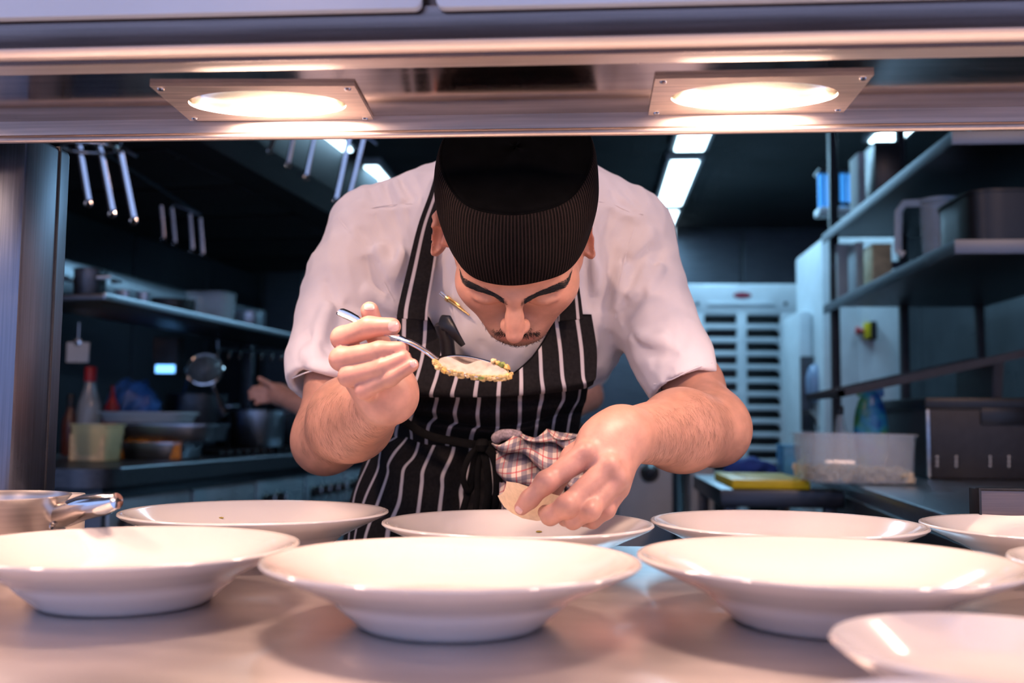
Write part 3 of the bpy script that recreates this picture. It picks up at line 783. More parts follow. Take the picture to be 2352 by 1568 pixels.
# ---- hair of brows, moustache, arms: thin tapering strands on the skin
def strands(name, roots, length, width, mat, jitter=.3, lift=.35):
    v = []; f = []
    for p, d, n in roots:
        L = length * random.uniform(.6, 1.2)
        d = (d + Vector([random.gauss(0, jitter) for _ in range(3)])).normalized(); d = (d - n * d.dot(n)).normalized()
        s_ = d.cross(n).normalized() * width; o = len(v)
        m1 = p + d * L * .5 + n * L * lift * .6; t = p + d * L + n * L * lift * .5
        a = p - n * .0004
        v += [a - s_, a + s_, a + n * width * 1.6, m1 - s_ * .7, m1 + s_ * .7, m1 + n * width * 1.2, t]
        f += [(o, o + 1, o + 4, o + 3), (o + 1, o + 2, o + 5, o + 4), (o + 2, o, o + 3, o + 5), (o + 3, o + 4, o + 6), (o + 4, o + 5, o + 6), (o + 5, o + 3, o + 6)]
    mb = MB().add(v, f); o = mb.build(name, mat, chef, smooth=False); o['kind'] = 'stuff'; return o
def on_head(pl):                                              # project head-frame points onto the skin
    p, n = HEADS.project([H(*q) for q in pl]); return [Vector(q) for q in p], [Vector(q) for q in n]
for s_ in (-1, 1):
    roots = []; pl = []; dl = []
    crv = [(.009, -.094, .0065), (.021, -.091, .0090), (.034, -.084, .0125), (.047, -.074, .0145), (.059, -.060, .0115)]
    cpt = catmull(crv, 40)
    for i, q in enumerate(cpt):
        wdt = .0060 * (1 - abs(i / 39 - .3) ** 1.5 * .9)
        d = V3(cpt[min(i + 1, 39)]) - V3(cpt[max(i - 1, 0)])
        for _ in range(26):
            z = q[2] + random.uniform(-1, 1) * wdt
            pl.append((s_ * (q[0] + random.uniform(-.0006, .0006)), q[1], z))
            dl.append((HR @ Vector((s_ * d[0], d[1], d[2] + (.0006 if z < q[2] else -.0004)))).normalized())
    pp, nn = on_head(pl)
    strands('eyebrow', list(zip(pp, dl, nn)), .0075, .00024, HAIR, .22, .25)
pl = []; dl = []
for _ in range(420):
    x = max(-.036, min(.036, random.gauss(0, .017))); z = -.056 + random.gauss(0, .0042) - abs(x) * .26
    pl.append((x, -.1, z)); dl.append((HR @ Vector((.5 * np.sign(x), -.2, -1))).normalized())
for _ in range(420):
    a = random.uniform(-1, 1); x = a * .052; z = -.100 + .030 * abs(a) ** 1.5 + random.uniform(-.016, .014)
    pl.append((x, -.085 + .06 * a * a, z)); dl.append((HR @ Vector((.2 * a, -.3, -1))).normalized())
pp, nn = on_head(pl)
strands('stubble_beard', list(zip(pp, dl, nn)), .0055, .00019, HAIR, .35, .5)
roots = []
def arm_hair(n_, poly, dirpx):
    xs = [q[0] for q in poly]; ys = [q[1] for q in poly]; pq = []
    while len(pq) < n_:
        x, y = random.uniform(min(xs), max(xs)), random.uniform(min(ys), max(ys)); ins = False
        for i in range(len(poly)):
            (x1, y1), (x2, y2) = poly[i], poly[i - 1]
            if (y1 > y) != (y2 > y) and x < (x2 - x1) * (y - y1) / (y2 - y1) + x1: ins = not ins
        if ins: pq.append((x, y))
    hs = [p for p in ARMS.hits(pq, .9) if p is not None and .95 < p.y < 1.36]
    for p, n in zip(hs, ARMS.normals(hs)):
        d = RM @ Vector((dirpx[0] + random.gauss(0, .2), -dirpx[1], 0)); roots.append((p, d.normalized(), Vector(n)))
arm_hair(1000, [(690, 930), (770, 895), (850, 940), (900, 945), (850, 1010), (760, 1065), (690, 1040)], (.35, 1))
arm_hair(1100, [(1450, 945), (1560, 935), (1620, 890), (1670, 930), (1690, 990), (1640, 1045), (1560, 1064), (1470, 1055)], (-.35, 1))
strands('arm_hair', roots, .012, .000055, ARMHAIR, .25, .10)

# ---- cap: band of pinstripe cloth with a flat dark crown
def cap():
    n = 120; rings = []
    #   (rx, ry, centre y, front z, back z)
    spec = [(.0800, .1010, .006, .040, -.020), (.0835, .1045, .007, .043, -.012), (.0880, .1080, .010, .062, .012), (.0905, .1085, .015, .082, .040),
            (.0900, .1060, .021, .100, .066), (.0870, .1010, .026, .114, .086), (.0835, .0965, .029, .1195, .094)]
    for rx, ry, cy, zf, zb in [(a, b, c, d if d < .05 else d + .004, e if d < .05 else e + .008) for a, b, c, d, e in spec]:
        ring = []
        for i in range(n):
            a = 2 * math.pi * i / n; t = (1 - math.cos(a)) / 2             # 0 at the front
            wob = 1 + .006 * math.sin(5 * a + zf * 90) + .004 * math.sin(9 * a + 1)
            ring.append(H(rx * wob * math.sin(a), cy - ry * wob * math.cos(a), zf + (zb - zf) * t + .002 * math.sin(4 * a + 1)))
        rings.append(ring)
    dense = []
    arr = np.array([[V3(p) for p in r] for r in rings])
    t = np.linspace(0, len(rings) - 1, 26)
    dn = np.array([[catmull_at(arr[:, i], tt) for i in range(n)] for tt in t])
    m = len(dn); f = []
    for k in range(m - 1):
        for i in range(n): f.append((k * n + i, k * n + (i + 1) % n, (k + 1) * n + (i + 1) % n, (k + 1) * n + i))
    me = np_mesh('cap_band', dn.reshape(-1, 3), np.array(f)); ul = me.uv_layers.new(name='uv')
    uv = []
    for k in range(m - 1):
        for i in range(n):
            for (i2, k2) in ((i, k), (i + 1, k), (i + 1, k + 1), (i, k + 1)): uv += [i2 / n * 150, k2 / m]
    ul.data.foreach_set('uv', np.array(uv, dtype=np.float32))
    capo = link('cap', me, CAPM, chef); md = capo.modifiers.new('thickness', 'SOLIDIFY'); md.thickness = .0018; md.offset = 1
    # crown: from the top ring inwards, slightly domed, with a raised seam at its rim
    top = dn[-1]; cen = top.mean(0); up = V3(HR @ Vector((0, 0, 1)))
    v = []; f = []
    K = 10
    for k in range(K + 1):
        s_ = 1.012 * (1 - k / K) if k else 1.006
        for i in range(n):
            r2 = (1 - s_) ; v.append(cen + (top[i] - cen) * max(s_, .001) + up * (.0018 + .010 * (1 - max(s_, 0) ** 2) + .0015 * math.sin(3 * i * 2 * math.pi / n) * (1 - s_)))
    for k in range(K):
        for i in range(n): f.append((k * n + i, k * n + (i + 1) % n, (k + 1) * n + (i + 1) % n, (k + 1) * n + i))
    c2 = link('crown', np_mesh('crown', np.array(v), np.array(f)), CAPT, capo)
    md = c2.modifiers.new('thickness', 'SOLIDIFY'); md.thickness = .0018; md.offset = -1
    MB().tube([Vector(p) + Vector(up) * .001 for p in np.concatenate([top, top[:2]])], .0014, 6, False).build('seam', CAPT, capo)
    # one crumb of food on the band
    return capo
def catmull_at(p, t):
    m = len(p); k = min(int(t), m - 2); u = t - k
    p0 = p[k - 1] if k > 0 else 2 * p[0] - p[1]; p1 = p[k]; p2 = p[k + 1]; p3 = p[k + 2] if k + 2 < m else 2 * p[-1] - p[-2]
    return .5 * ((2 * p1) + (p2 - p0) * u + (2 * p0 - 5 * p1 + 4 * p2 - p3) * u * u + (3 * p1 - p0 - 3 * p2 + p3) * u ** 3)
CAP = cap()

# ---- shirt
shirt = Field()
shirt.add([el(P(1186, 555, 1.46), (.185, .125, .118), .05), rc(P(1184, 590, 1.445), P(1132, 1010, 1.63), .135, .125, .05, ((0, 0, 1), .95)),
           rc(P(860, 520, 1.43), P(1180, 500, 1.47), .060, .100, .06), rc(P(1440, 525, 1.43), P(1180, 500, 1.47), .058, .100, .06),
           el(P(1180, 720, 1.41), (.125, .10, .12), .05), rc(P(905, 640, 1.41), P(1000, 790, 1.44), .060, .070, .05), rc(P(1400, 640, 1.41), P(1330, 790, 1.44), .052, .06, .05)], .03)
def sleeve(sh, pts_, hem, nrm, thick):
    q = [(P(a, b, Y), r * M2(P(a, b, Y))) for a, b, Y, r in pts_]
    prims = [rc(q[i][0], q[i + 1][0], q[i][1], q[i + 1][1], .03) for i in range(len(q) - 1)]
    i_ = rc(q[-2][0], q[-1][0], q[-2][1] - thick, q[-1][1] - thick, .002)
    # only the last part near the hem is hollow
    mid = q[-2][0].lerp(q[-1][0], .30)
    i_ = rc(mid, q[-1][0] + (q[-1][0] - mid) * .6, (q[-2][1] * .7 + q[-1][1] * .3) - thick - .004, q[-1][1] + (q[-1][1] - q[-2][1]) * .3 - thick, .002)
    sh.add(prims, .03, cuts=[(V3(nrm), V3(hem), .0015)], carve=[i_])
    return q
a1 = P(668, 905, 1.30); b1 = P(812, 884, 1.33); c1 = P(745, 870, 1.24)
def plane(a, b, c, toward):
    n = (b - a).cross(c - a).normalized()
    return n if n.dot(Vector(toward)) > 0 else -n
n1 = (E1 - S1).normalized(); n1 = (n1 + Vector((-.10, -.12, 0))).normalized()
h1 = P(735, 893, 1.32)
sleeve(shirt, [(838, 545, 1.415, 84), (800, 640, 1.40, 84), (776, 730, 1.375, 86), (756, 830, 1.34, 90), (748, 985, 1.30, 90)], h1, n1, .0060)
h2 = P(1570, 888, 1.32); n2 = (P(1645, 1040, 1.29) - P(1566, 840, 1.34)).normalized()
sleeve(shirt, [(1462, 545, 1.415, 80), (1478, 640, 1.40, 80), (1502, 730, 1.375, 86), (1545, 820, 1.345, 84), (1612, 985, 1.30, 82)], h2, n2, .0065)
# collar stand round the neck
# folds and seams of the cloth, laid on the surface
base_shirt = Field(); base_shirt.g = shirt.g
def fold(line, wpx, amp, wf=1.15):
    hp_ = base_shirt.hits(line)
    hp_ = np.array([V3(q) for q in hp_ if q is not None])
    if len(hp_) > 2: hp_ = np.array(catmull(hp_, 2 * len(hp_)))
    if len(hp_) > 1:
        cen = hp_.mean(0); shirt.grooves.append((hp_.astype(np.float32), wpx * wf * M2(Vector(hp_[0])), amp, cen, np.linalg.norm(hp_ - cen, axis=1).max()))
G = .0150
for line, wpx, amp in [
    # left shoulder and sleeve
    ([(905, 690), (860, 640), (840, 585)], 20, G * 1.2), ([(900, 650), (875, 600), (862, 560)], 15, -G * .9), ([(915, 720), (880, 690), (835, 655)], 14, -G),
    ([(795, 700), (775, 760), (760, 800)], 22, G), ([(760, 690), (735, 760), (728, 830)], 15, -G), ([(700, 760), (745, 800), (790, 815)], 15, G * .9), ([(690, 800), (740, 842), (800, 850)], 16, -G * .8),
    ([(790, 690), (840, 715), (900, 730)], 15, G), ([(745, 640), (770, 690), (790, 720)], 14, G * .6), ([(940, 560), (905, 620), (900, 690)], 16, -G * .8),
    ([(955, 540), (960, 620), (940, 700)], 12, G * .7), ([(852, 435), (862, 455), (884, 474)], 10, G * .6), ([(884, 418), (893, 445), (904, 474)], 10, G * .7), ([(918, 404), (930, 434), (958, 462)], 11, G * .9), ([(948, 398), (960, 425), (976, 470)], 9, G * .5), ([(905, 412), (918, 440), (935, 462)], 9, -G * .4),
    ([(860, 486), (870, 515), (892, 548), (905, 590), (903, 640)], 12, G * .9), ([(904, 482), (914, 520), (930, 552), (938, 600), (925, 650)], 12, G * .8), ([(935, 480), (942, 520), (955, 560)], 9, G * .6), ([(820, 520), (842, 545), (870, 600), (890, 660)], 12, G * .7),
    ([(690, 880), (700, 840), (715, 800)], 8, G * .25), ([(735, 885), (745, 850), (760, 830)], 8, G * .25),
    # right shoulder and sleeve
    ([(1470, 680), (1440, 720), (1425, 745)], 9, G * 1.6), ([(1440, 690), (1465, 665), (1500, 600)], 12, -G * 1.2), ([(1480, 640), (1450, 690), (1420, 720)], 13, G), ([(1525, 560), (1490, 640), (1470, 690)], 15, G * .9),
    ([(1520, 600), (1500, 640), (1478, 680)], 10, -G), ([(1430, 745), (1480, 800), (1520, 815), (1560, 806)], 13, G * 1.1), ([(1560, 806), (1578, 770), (1585, 730)], 12, G * .8), ([(1440, 770), (1490, 780), (1540, 770)], 15, -G * .9),
    ([(1498, 800), (1502, 825), (1498, 850)], 9, G * .6), ([(1590, 830), (1610, 855), (1625, 875)], 7, G * .25), ([(1570, 838), (1590, 865), (1600, 885)], 7, G * .25), ([(1530, 880), (1535, 860), (1545, 845)], 8, G * .25),
    ([(1430, 600), (1425, 660), (1415, 720)], 13, -G * .7), ([(1406, 478), (1392, 515), (1378, 560), (1368, 620)], 14, G), ([(1452, 498), (1432, 530), (1402, 560), (1392, 640), (1388, 720)], 14, G * .9), ([(1428, 436), (1448, 455), (1470, 478)], 9, G * .5), ([(1500, 560), (1470, 590), (1450, 640)], 10, G * .6), ([(1352, 560), (1350, 640), (1358, 720)], 11, G * .7), ([(1400, 760), (1385, 800), (1372, 840)], 12, G * .7), ([(1350, 520), (1365, 600), (1372, 680)], 13, -G * .8), ([(1400, 440), (1430, 470), (1460, 480)], 9, G * .6),
    ([(1440, 500), (1425, 540), (1400, 600)], 14, G * .6), ([(1500, 520), (1480, 560), (1440, 590)], 12, -G * .5),
    # chest front under the chin
    ([(1010, 600), (1030, 680), (1050, 780)], 12, G * .8), ([(1035, 650), (1050, 740), (1075, 820)], 9, -G * .6), ([(1100, 780), (1130, 820), (1170, 850)], 14, G * .5), ([(1260, 690), (1240, 760), (1210, 820)], 12, G * .5)]:
    fold(line, wpx, amp)
# stitched seams: thin grooves
for line in [[(776, 500), (850, 478), (930, 468), (1005, 474)], [(776, 500), (815, 550), (860, 610), (910, 690)], [(1370, 462), (1410, 470), (1450, 488), (1478, 492)],
             [(1490, 465), (1450, 545), (1425, 640), (1412, 735)], [(1045, 690), (1062, 760), (1070, 860)]]:
    fold(line, 4.2, .0030, 1.0)
sd = (rng.normal(size=(6, 3)) * 26).astype(np.float32); ph = rng.uniform(0, 6.28, 6)
sd2 = rng.normal(size=(5, 3)); sd2 = sd2 / np.linalg.norm(sd2, axis=1)[:, None] * np.array([70, 95, 120, 150, 60])[:, None]; sd2 = sd2.astype(np.float32); ph = [float(x) for x in ph]
def crumple(p):                                              # soft ridged wrinkles of worn cotton
    w1 = np.sin(p @ sd[0] * 1.6 + 1) + np.sin(p @ sd[1] * 1.4); w2 = np.sin(p @ sd[2] * 1.5 + 2) + np.sin(p @ sd[3] * 1.3)
    d = sum(.0007 * np.sin(p @ sd[i] + ph[i]) for i in range(4))
    for i in range(5):
        d = d + (.0017, .0015, .0011, .0008, .0017)[i] * (np.abs(np.sin(p @ sd2[i] + ph[i] + 1.3 * (w1 if i % 2 else w2))) - .6) * (.55 + .45 * np.sin(p @ sd[(i + 2) % 6] * .9 + i))
    return d
shirt.disp = crumple
sme, sv = shirt.mesh('shirt', .0033, smooth=1)
SH = link('shirt', sme, SHIRT, chef)
# band collar of the shirt
cb = []
for i in range(33):
    a = math.radians(-20 + 220 * i / 32)
# hems of the sleeves: a doubled strip with a stitch line
def hem_line(field, line, name, r):
    q = field.hits(line); q = [x for x in q if x is not None]
    c = catmull(q, 24); MB().tube([Vector(x) + (CAM - Vector(x)).normalized() * .0004 for x in c], r, 5).build(name, SHIRT, SH)
hem_line(shirt, [(672, 868), (715, 852), (770, 846)], 'hem', .0010)
hem_line(shirt, [(1636, 832), (1590, 848), (1540, 872), (1502, 882)], 'hem', .0010)
hem_line(shirt, [(776, 500), (850, 478), (930, 468), (1000, 474)], 'yoke_seam', .0007)
hem_line(shirt, [(776, 500), (815, 550), (860, 610), (905, 690)], 'armhole_seam', .0007)
hem_line(shirt, [(1375, 462), (1410, 470), (1450, 488), (1478, 492)], 'yoke_seam', .0007)
hem_line(shirt, [(1488, 468), (1450, 545), (1425, 640), (1413, 730)], 'armhole_seam', .0007)

# ---- trousers and shoes (mostly behind the counter)
tr = Field(); HX = HIP.x
for s_ in (-1, 1):
    tr.add([rc((HX + s_ * .085, 1.70, .94), (HX + s_ * .11, 1.69, .50), .098, .070, .03), rc((HX + s_ * .11, 1.69, .50), (HX + s_ * .12, 1.76, .09), .068, .058, .03)], .03)
tr.add([rc((HX - .06, 1.69, .96), (HX + .06, 1.69, .96), .125, .125, .03)], .04)
link('trousers', tr.mesh('trousers', .009, smooth=2)[0], TROUS, chef)
for s_ in (-1, 1):
    sh = Field(); sh.add([rc((HX + s_ * .12, 1.78, .045), (HX + s_ * .135, 1.56, .035), .045, .036, .02), rc((HX + s_ * .12, 1.77, .05), (HX + s_ * .12, 1.76, .10), .045, .045, .02)], .02, cuts=[(V3((0, 0, -1)), V3((0, 0, 0.0)), .002)])
    link('shoe', sh.mesh('shoe', .007)[0], SHOE, chef)

# ---- apron
def outside_many(l, gap=.007):          # points kept clear of the shirt
    hs = base_shirt.hits([(x, y) for x, y, Y in l])
    return [P(x, y, min(Y, h.y - gap) if h is not None and h.y < 1.75 else Y) for (x, y, Y), h in zip(l, hs)]
bx = [-.38, 0, 1, 2, 3, 4, 5, 6, 7, 8, 9, 9.75]
bib_rows = [  # (py, x for each column of the cloth, dy per column, depth)
    (722, [912, 931, 979, 1021, 1064, 1106, 1148, 1190, 1233, 1275, 1323, 1358], None, 1.300),
    (800, [914, 929, 974, 1018, 1062, 1106, 1150, 1195, 1240, 1286, 1334, 1370], None, 1.288),
    (862, [918, 926, 960, 1004, 1050, 1098, 1148, 1197, 1243, 1291, 1338, 1369], None, 1.280),
    (892, [920, 924, 946, 991, 1039, 1092, 1145, 1197, 1247, 1296, 1343, 1364], [0, 4, 8, 10, 10, 10, 9, 6, 2, -3, -10, -18], 1.282),
    (901, [922, 926, 948, 993, 1041, 1092, 1145, 1196, 1246, 1296, 1342, 1360], [0, 4, 8, 10, 10, 10, 9, 6, 2, -3, -10, -18], 1.290),
    (893, [925, 930, 952, 997, 1045, 1096, 1145, 1195, 1245, 1294, 1334, 1352], [0, 4, 8, 10, 10, 10, 9, 6, 2, -3, -10, -18], 1.325),
    (915, [924, 935, 960, 1004, 1052, 1101, 1145, 1194, 1244, 1294, 1328, 1346], None, 1.345),
    (940, [918, 928, 950, 998, 1045, 1097, 1143, 1194, 1238, 1284, 1318, 1340], [-6, -4, 0, 4, 8, 12, 8, 4, 0, -4, -6, -8], 1.345),
    (956, [914, 922, 946, 1000, 1048, 1099, 1143, 1193, 1235, 1276, 1311, 1336], [-12, -8, -2, 4, 14, 22, 24, 16, 6, -4, -8, -10], 1.372),
    (972, [908, 918, 942, 986, 1034, 1088, 1141, 1190, 1232, 1271, 1306, 1332], [-10, -6, 0, 4, 10, 16, 20, 16, 8, 0, -4, -6], 1.362),
    (1000, [900, 912, 946, 980, 1028, 1082, 1140, 1187, 1229, 1268, 1302, 1328], [-16, -10, 0, 6, 8, 8, 4, 4, 2, 0, -2, -4], 1.385),
    (1030, [898, 910, 944, 980, 1028, 1082, 1140, 1187, 1229, 1268, 1302, 1328], [-16, -10, 0, 6, 8, 8, 4, 4, 2, 0, -2, -4], 1.42)]
rows = []
for py, xs, dy, Y in bib_rows:
    dy = dy or [0] * len(xs)
    rows.append([(x, py + d_, Y + .10 * ((u - 4.7) / 5.2) ** 2 * (.5 if py < 900 else 1.0)) for x, d_, u in zip(xs, dy, bx)])
_fl = outside_many([q for r in rows for q in r]); rows = [_fl[i * len(bx):(i + 1) * len(bx)] for i in range(len(rows))]
def scoop(u, v):                      # the sagging neckline of the bib
    lim = np.interp(u, [-.4, 1.05, 1.3, 2.2, 3.4, 4.6, 5.6, 6.6, 7.6, 8.0, 9.8], [0, 0, .25, 1.05, 1.75, 2.15, 2.05, 1.35, .45, .05, -.1])
    return v >= lim * .93
apron = empty('apron_root'); bpy.data.objects.remove(apron)
BIB = patch('apron', rows, bx, APRON, chef, .0016, 260, 200, mask=scoop)
# piping along the neckline
def on_patch(u, v):
    r = np.array([[V3(p) for p in q] for q in rows]); t = np.interp(u, bx, range(len(bx)))
    k = [catmull_at(r[i], t) for i in range(len(r))]; return Vector(catmull_at(np.array(k), v))
uu = np.linspace(1.0, 8.05, 50)
edge = [on_patch(u, .93 * np.interp(u, [-.4, 1.05, 1.3, 2.2, 3.4, 4.6, 5.6, 6.6, 7.6, 8.0, 9.8], [0, 0, .25, 1.05, 1.75, 2.15, 2.05, 1.35, .45, .05, -.1]) + .03) for u in uu]
MB().tube(edge, .0013, 6).build('piping', BLACK, BIB)
MB().tube([on_patch(u, .02) for u in np.linspace(-.36, 1.05, 12)], .0014, 6).build('piping', BLACK, BIB)
MB().tube([on_patch(u, .02) for u in np.linspace(8.0, 9.7, 12)], .0014, 6).build('piping', BLACK, BIB)
# neck straps
def strap(lft, rgt, us_, name):
    r_ = []
    for (x1, y1, Y1), (x2, y2, Y2) in zip(lft, rgt):
        r_ += [(x1, y1, Y1), ((x1 + x2) / 2, (y1 + y2) / 2, (Y1 + Y2) / 2 - .002), (x2, y2, Y2)]
    r_ = outside_many(r_, .0105); r_ = [r_[i:i + 3] for i in range(0, len(r_), 3)]
    patch(name, r_, us_, APRON, BIB, .0018, 24, 70)
strap([(1000, 400, 1.46), (985, 450, 1.42), (960, 520, 1.38), (935, 620, 1.33), (916, 700, 1.298), (912, 730, 1.294)],
      [(1040, 420, 1.46), (1030, 470, 1.42), (1012, 530, 1.38), (998, 620, 1.33), (985, 700, 1.298), (982, 736, 1.294)], [-.38, .3, 1.05], 'neck_strap')
strap([(1270, 480, 1.42), (1280, 560, 1.38), (1286, 640, 1.34), (1284, 700, 1.302), (1283, 738, 1.296)],
      [(1312, 480, 1.42), (1322, 560, 1.38), (1328, 640, 1.34), (1336, 700, 1.302), (1340, 732, 1.296)], [8.05, 8.6, 9.3], 'neck_strap')
# skirt: columns follow the stripes, which sway over its folds
def z_(l): return [(800 + a / 3.733, 820 + b / 3.733) for a, b in l]
cols = [z_([(330, 470), (270, 640), (190, 760), (130, 900), (70, 1080), (5, 1260), (-40, 1560), (-60, 1760)]),
        z_([(375, 480), (340, 640), (225, 740), (222, 800), (160, 930), (60, 1180), (10, 1540), (0, 1760)]),
        z_([(450, 500), (440, 660), (300, 760), (270, 870), (250, 980), (140, 1230), (60, 1540), (50, 1760)]),
        z_([(560, 590), (500, 700), (400, 820), (345, 920), (338, 1010), (255, 1250), (150, 1540), (140, 1760)]),
        z_([(622, 600), (600, 760), (560, 860), (480, 955), (460, 1080), (435, 1250), (345, 1480), (330, 1760)]),
        z_([(800, 640), (745, 740), (690, 860), (640, 980), (632, 1080), (605, 1290), (570, 1540), (560, 1760)]),
        z_([(925, 650), (908, 760), (880, 860), (810, 1010), (805, 1120), (785, 1290), (760, 1540), (750, 1760)]),
        z_([(1050, 660), (1045, 780), (1030, 900), (1000, 1040), (965, 1150), (975, 1290), (960, 1540), (955, 1760)])]
for k, x in enumerate((1180, 1330, 1490, 1650, 1810, 1960, 2090, 2190)):
    cols.append(z_([(x, 660), (x + 10, 780), (x + 30, 900), (x + 40, 1040), (x + 40, 1150), (x + 45, 1290), (x + 50, 1540), (x + 55, 1760)]))
R_ = 8
cc = []
for c in cols:
    c3 = catmull([(a, b, 0) for a, b in c], R_); cc.append(c3)
rows2 = []
for r in range(R_):
    row = []
    for k, c in enumerate(cc):
        u = (k - 6.0) / 7.0
        Y = 1.415 + .20 * u * u + (.004 * math.sin(1.7 * k + .7 * r) + .006 * math.sin(2.9 * k + 1)) * min(1, r / 2) + .012 * (r < 1)
        if k == 0: Y += .05
        x, y = c[r][0], c[r][1]
        row.append(P(x, y, Y) if r < 2 else P(x, y, min(Y, 1.5 + .1 * abs(u))))
    rows2.append(row)
SK = patch('skirt', rows2, [-.7] + list(range(0, len(cols) - 1)), APRON, BIB, .0016, 260, 120)
# fold lines, waist tie and its bow
def ribbon(name, line, wpx, parent, mat=BLACK, th=.0018, tilt=(0, 0, 1)):
    q = [P(*p) for p in line]; c = catmull(q, 40); mm = M2(q[0])
    MB().tube([Vector(x) for x in c], [(wpx * mm, th)] * 40, 8, flat=(0, -1, 0)).build(name, mat, parent)
ribbon('waist_tie', [(890, 935, 1.43), (930, 968, 1.385), (985, 1000, 1.352), (1050, 1014, 1.345), (1105, 1022, 1.342), (1140, 1020, 1.345)], 9, BIB)
ribbon('waist_tie', [(1100, 1020, 1.340), (1130, 1026, 1.330), (1168, 1030, 1.330), (1176, 1034, 1.335)], 7, BIB)
for line, wpx in (([(1110, 1020, 1.338), (1080, 1045, 1.335), (1064, 1095, 1.338), (1078, 1130, 1.345), (1095, 1090, 1.350), (1108, 1035, 1.345)], 7),
                  ([(1108, 1022, 1.336), (1132, 1045, 1.325), (1144, 1100, 1.325), (1138, 1150, 1.335), (1128, 1180, 1.345)], 10),
                  ([(1108, 1026, 1.340), (1118, 1070, 1.330), (1122, 1130, 1.332), (1112, 1185, 1.34)], 9),
                  ([(1104, 1028, 1.345), (1086, 1090, 1.345), (1070, 1150, 1.35), (1055, 1200, 1.355)], 8),
                  ([(1106, 1024, 1.342), (1098, 1080, 1.340), (1096, 1140, 1.342), (1090, 1190, 1.345)], 7)):
    ribbon('bow_tail', line, wpx, BIB)
kn = MB(); kp = P(1108, 1022, 1.334); kn.lathe([(.0, -.009), (.007, -.008), (.010, 0), (.007, .008), (0, .009)], kp, 14); kn.build('bow_knot', BLACK, BIB)
# ================================================================== cooking range on the left
A = PZ(232, 1078, .90); Bp = PZ(690, 1042, .90)
ux = Vector((Bp.x - A.x, Bp.y - A.y, 0)).normalized(); uy = Vector((-ux.y, ux.x, 0))
RF = Matrix(((ux.x, uy.x, 0, A.x), (ux.y, uy.y, 0, A.y), (0, 0, 1, 0), (0, 0, 0, 1)))     # along the front, into the depth, up
def rf(s_, d, z): return RF @ Vector((s_, d, z))
def on_range(px, py, d=None, z=.90):                       # range coordinates of a point seen on the plane z
    return RF.inverted() @ PZ(px, py, z)
PANELM = plain('panel_steel', (.34, .40, .44), .35, .5, .08, 8)
rg = empty('cooking_range', rf(1.2, .4, 0), math.atan2(ux.y, ux.x))
r0 = .10; poly = [(2.7, 0), (2.7, .85), (0, .85)] + [(r0 - r0 * math.cos(math.radians(a)), r0 - r0 * math.sin(math.radians(a))) for a in range(0, 91, 15)]
MB().prism(poly, .845, .90).build('worktop', STEEL_DARK, rg, xf=RF, angle=40)
MB().tube([rf(.10, .004, .897), rf(2.7, .004, .897)], .006, 10).build('front_edge', STEEL_KIT, rg)
MB().span((.12, .07, .12), (2.7, .84, .845), .01).build('body', STEEL_DARK, rg, xf=RF)
for k in range(5):
    s0 = .14 + k * .51
    MB().span((s0, .058, .64), (s0 + .49, .072, .80), .006).build('control_panel', PANELM, rg, xf=RF)
    dr = MB().span((s0, .055, .16), (s0 + .49, .072, .62), .008).build('oven_door', PANELM, rg, xf=RF)
    MB().tube([rf(s0 + .06, .06, .57), rf(s0 + .06, .02, .575), rf(s0 + .43, .02, .575), rf(s0 + .43, .06, .57)], .009, 8).build('handle', STEEL_BR, dr)
    for q in range(4 if k > 2 else 2):
        c = rf(s0 + .08 + q * .11, .058, .72)
        Rk = Matrix(((ux.x, 0, -uy.x), (ux.y, 0, -uy.y), (0, 1, 0)))
        kb = MB().lathe([(.030, .0), (.031, .006), (.024, .012), (.022, .034), (.019, .038), (.001, .039)], c, 18, Rk).build('knob', PL_BLACK, rg)
        MB().box(c + Vector((-uy.x, -uy.y, 0)) * .042, (.006, .008, .036), .001).build('pointer', STEEL_BR, kb)
for k in range(3):
    g = MB(); s0 = 1.0 + k * .55
    for q in range(6): g.span((s0 + .03 + q * .08, .12, .902), (s0 + .045 + q * .08, .74, .925), .003)
    for d_ in (.14, .42, .70): g.span((s0, d_, .904), (s0 + .48, d_ + .014, .922), .003)
    g.build('hob_grate', PL_BLACK, rg, xf=RF)
tag(rg, 'dark steel cooking range with knobs and oven doors behind the chef at left', 'range')

gs = empty('range_shelf', rf(1.2, .2, .9))
E0 = RF.inverted() @ PZ(190, 687, 1.41); zsf = 1.41
MB().span((.02, .03, zsf - .022), (2.6, .36, zsf), .006).build('shelf_board', STEEL_DARK, gs, xf=RF)
MB().span((.02, .022, zsf - .020), (2.6, .032, zsf + .002), .003).build('front_edge', STEEL_BR2 if 'STEEL_BR2' in globals() else STEEL_KIT, gs, xf=RF)
for s_ in (.08, 2.5): MB().span((s_, .25, .90), (s_ + .04, .29, zsf - .03), .004).build('post', STEEL_DARK, gs, xf=RF)
MB().span((.02, .70, zsf + .10), (2.6, .86, zsf + .24), .006).build('upper_panel', STEEL_KIT, gs, xf=RF)
for s_ in (.06, 2.52): MB().span((s_, .74, .90), (s_ + .04, .80, zsf + .12), .004).build('post', STEEL_DARK, gs, xf=RF)
tag(gs, 'steel shelf with a bright front edge above the cooking range', 'shelf')

# extractor hood
HOODM = plain('hood_paint', (.007, .0075, .009), .85, 0, .2, 5)
hd = empty('extractor_hood', rf(1.5, .4, 1.9))
MB().span((-.3, -.12, 1.93), (3.0, 1.0, 2.05), .01).build('canopy', HOODM, hd, xf=RF)
MB().span((-.2, .15, 2.05), (2.9, 1.0, ZC - .002), .01).build('duct_box', HOODM, hd, xf=RF)
for k in range(6): MB().span((-.2 + k * .52, .02, 1.915), (.28 + k * .52, .9, 1.932), .004).build('filter', HOODM, hd, xf=RF)
tag(hd, 'dark extractor hood over the cooking range', 'hood')

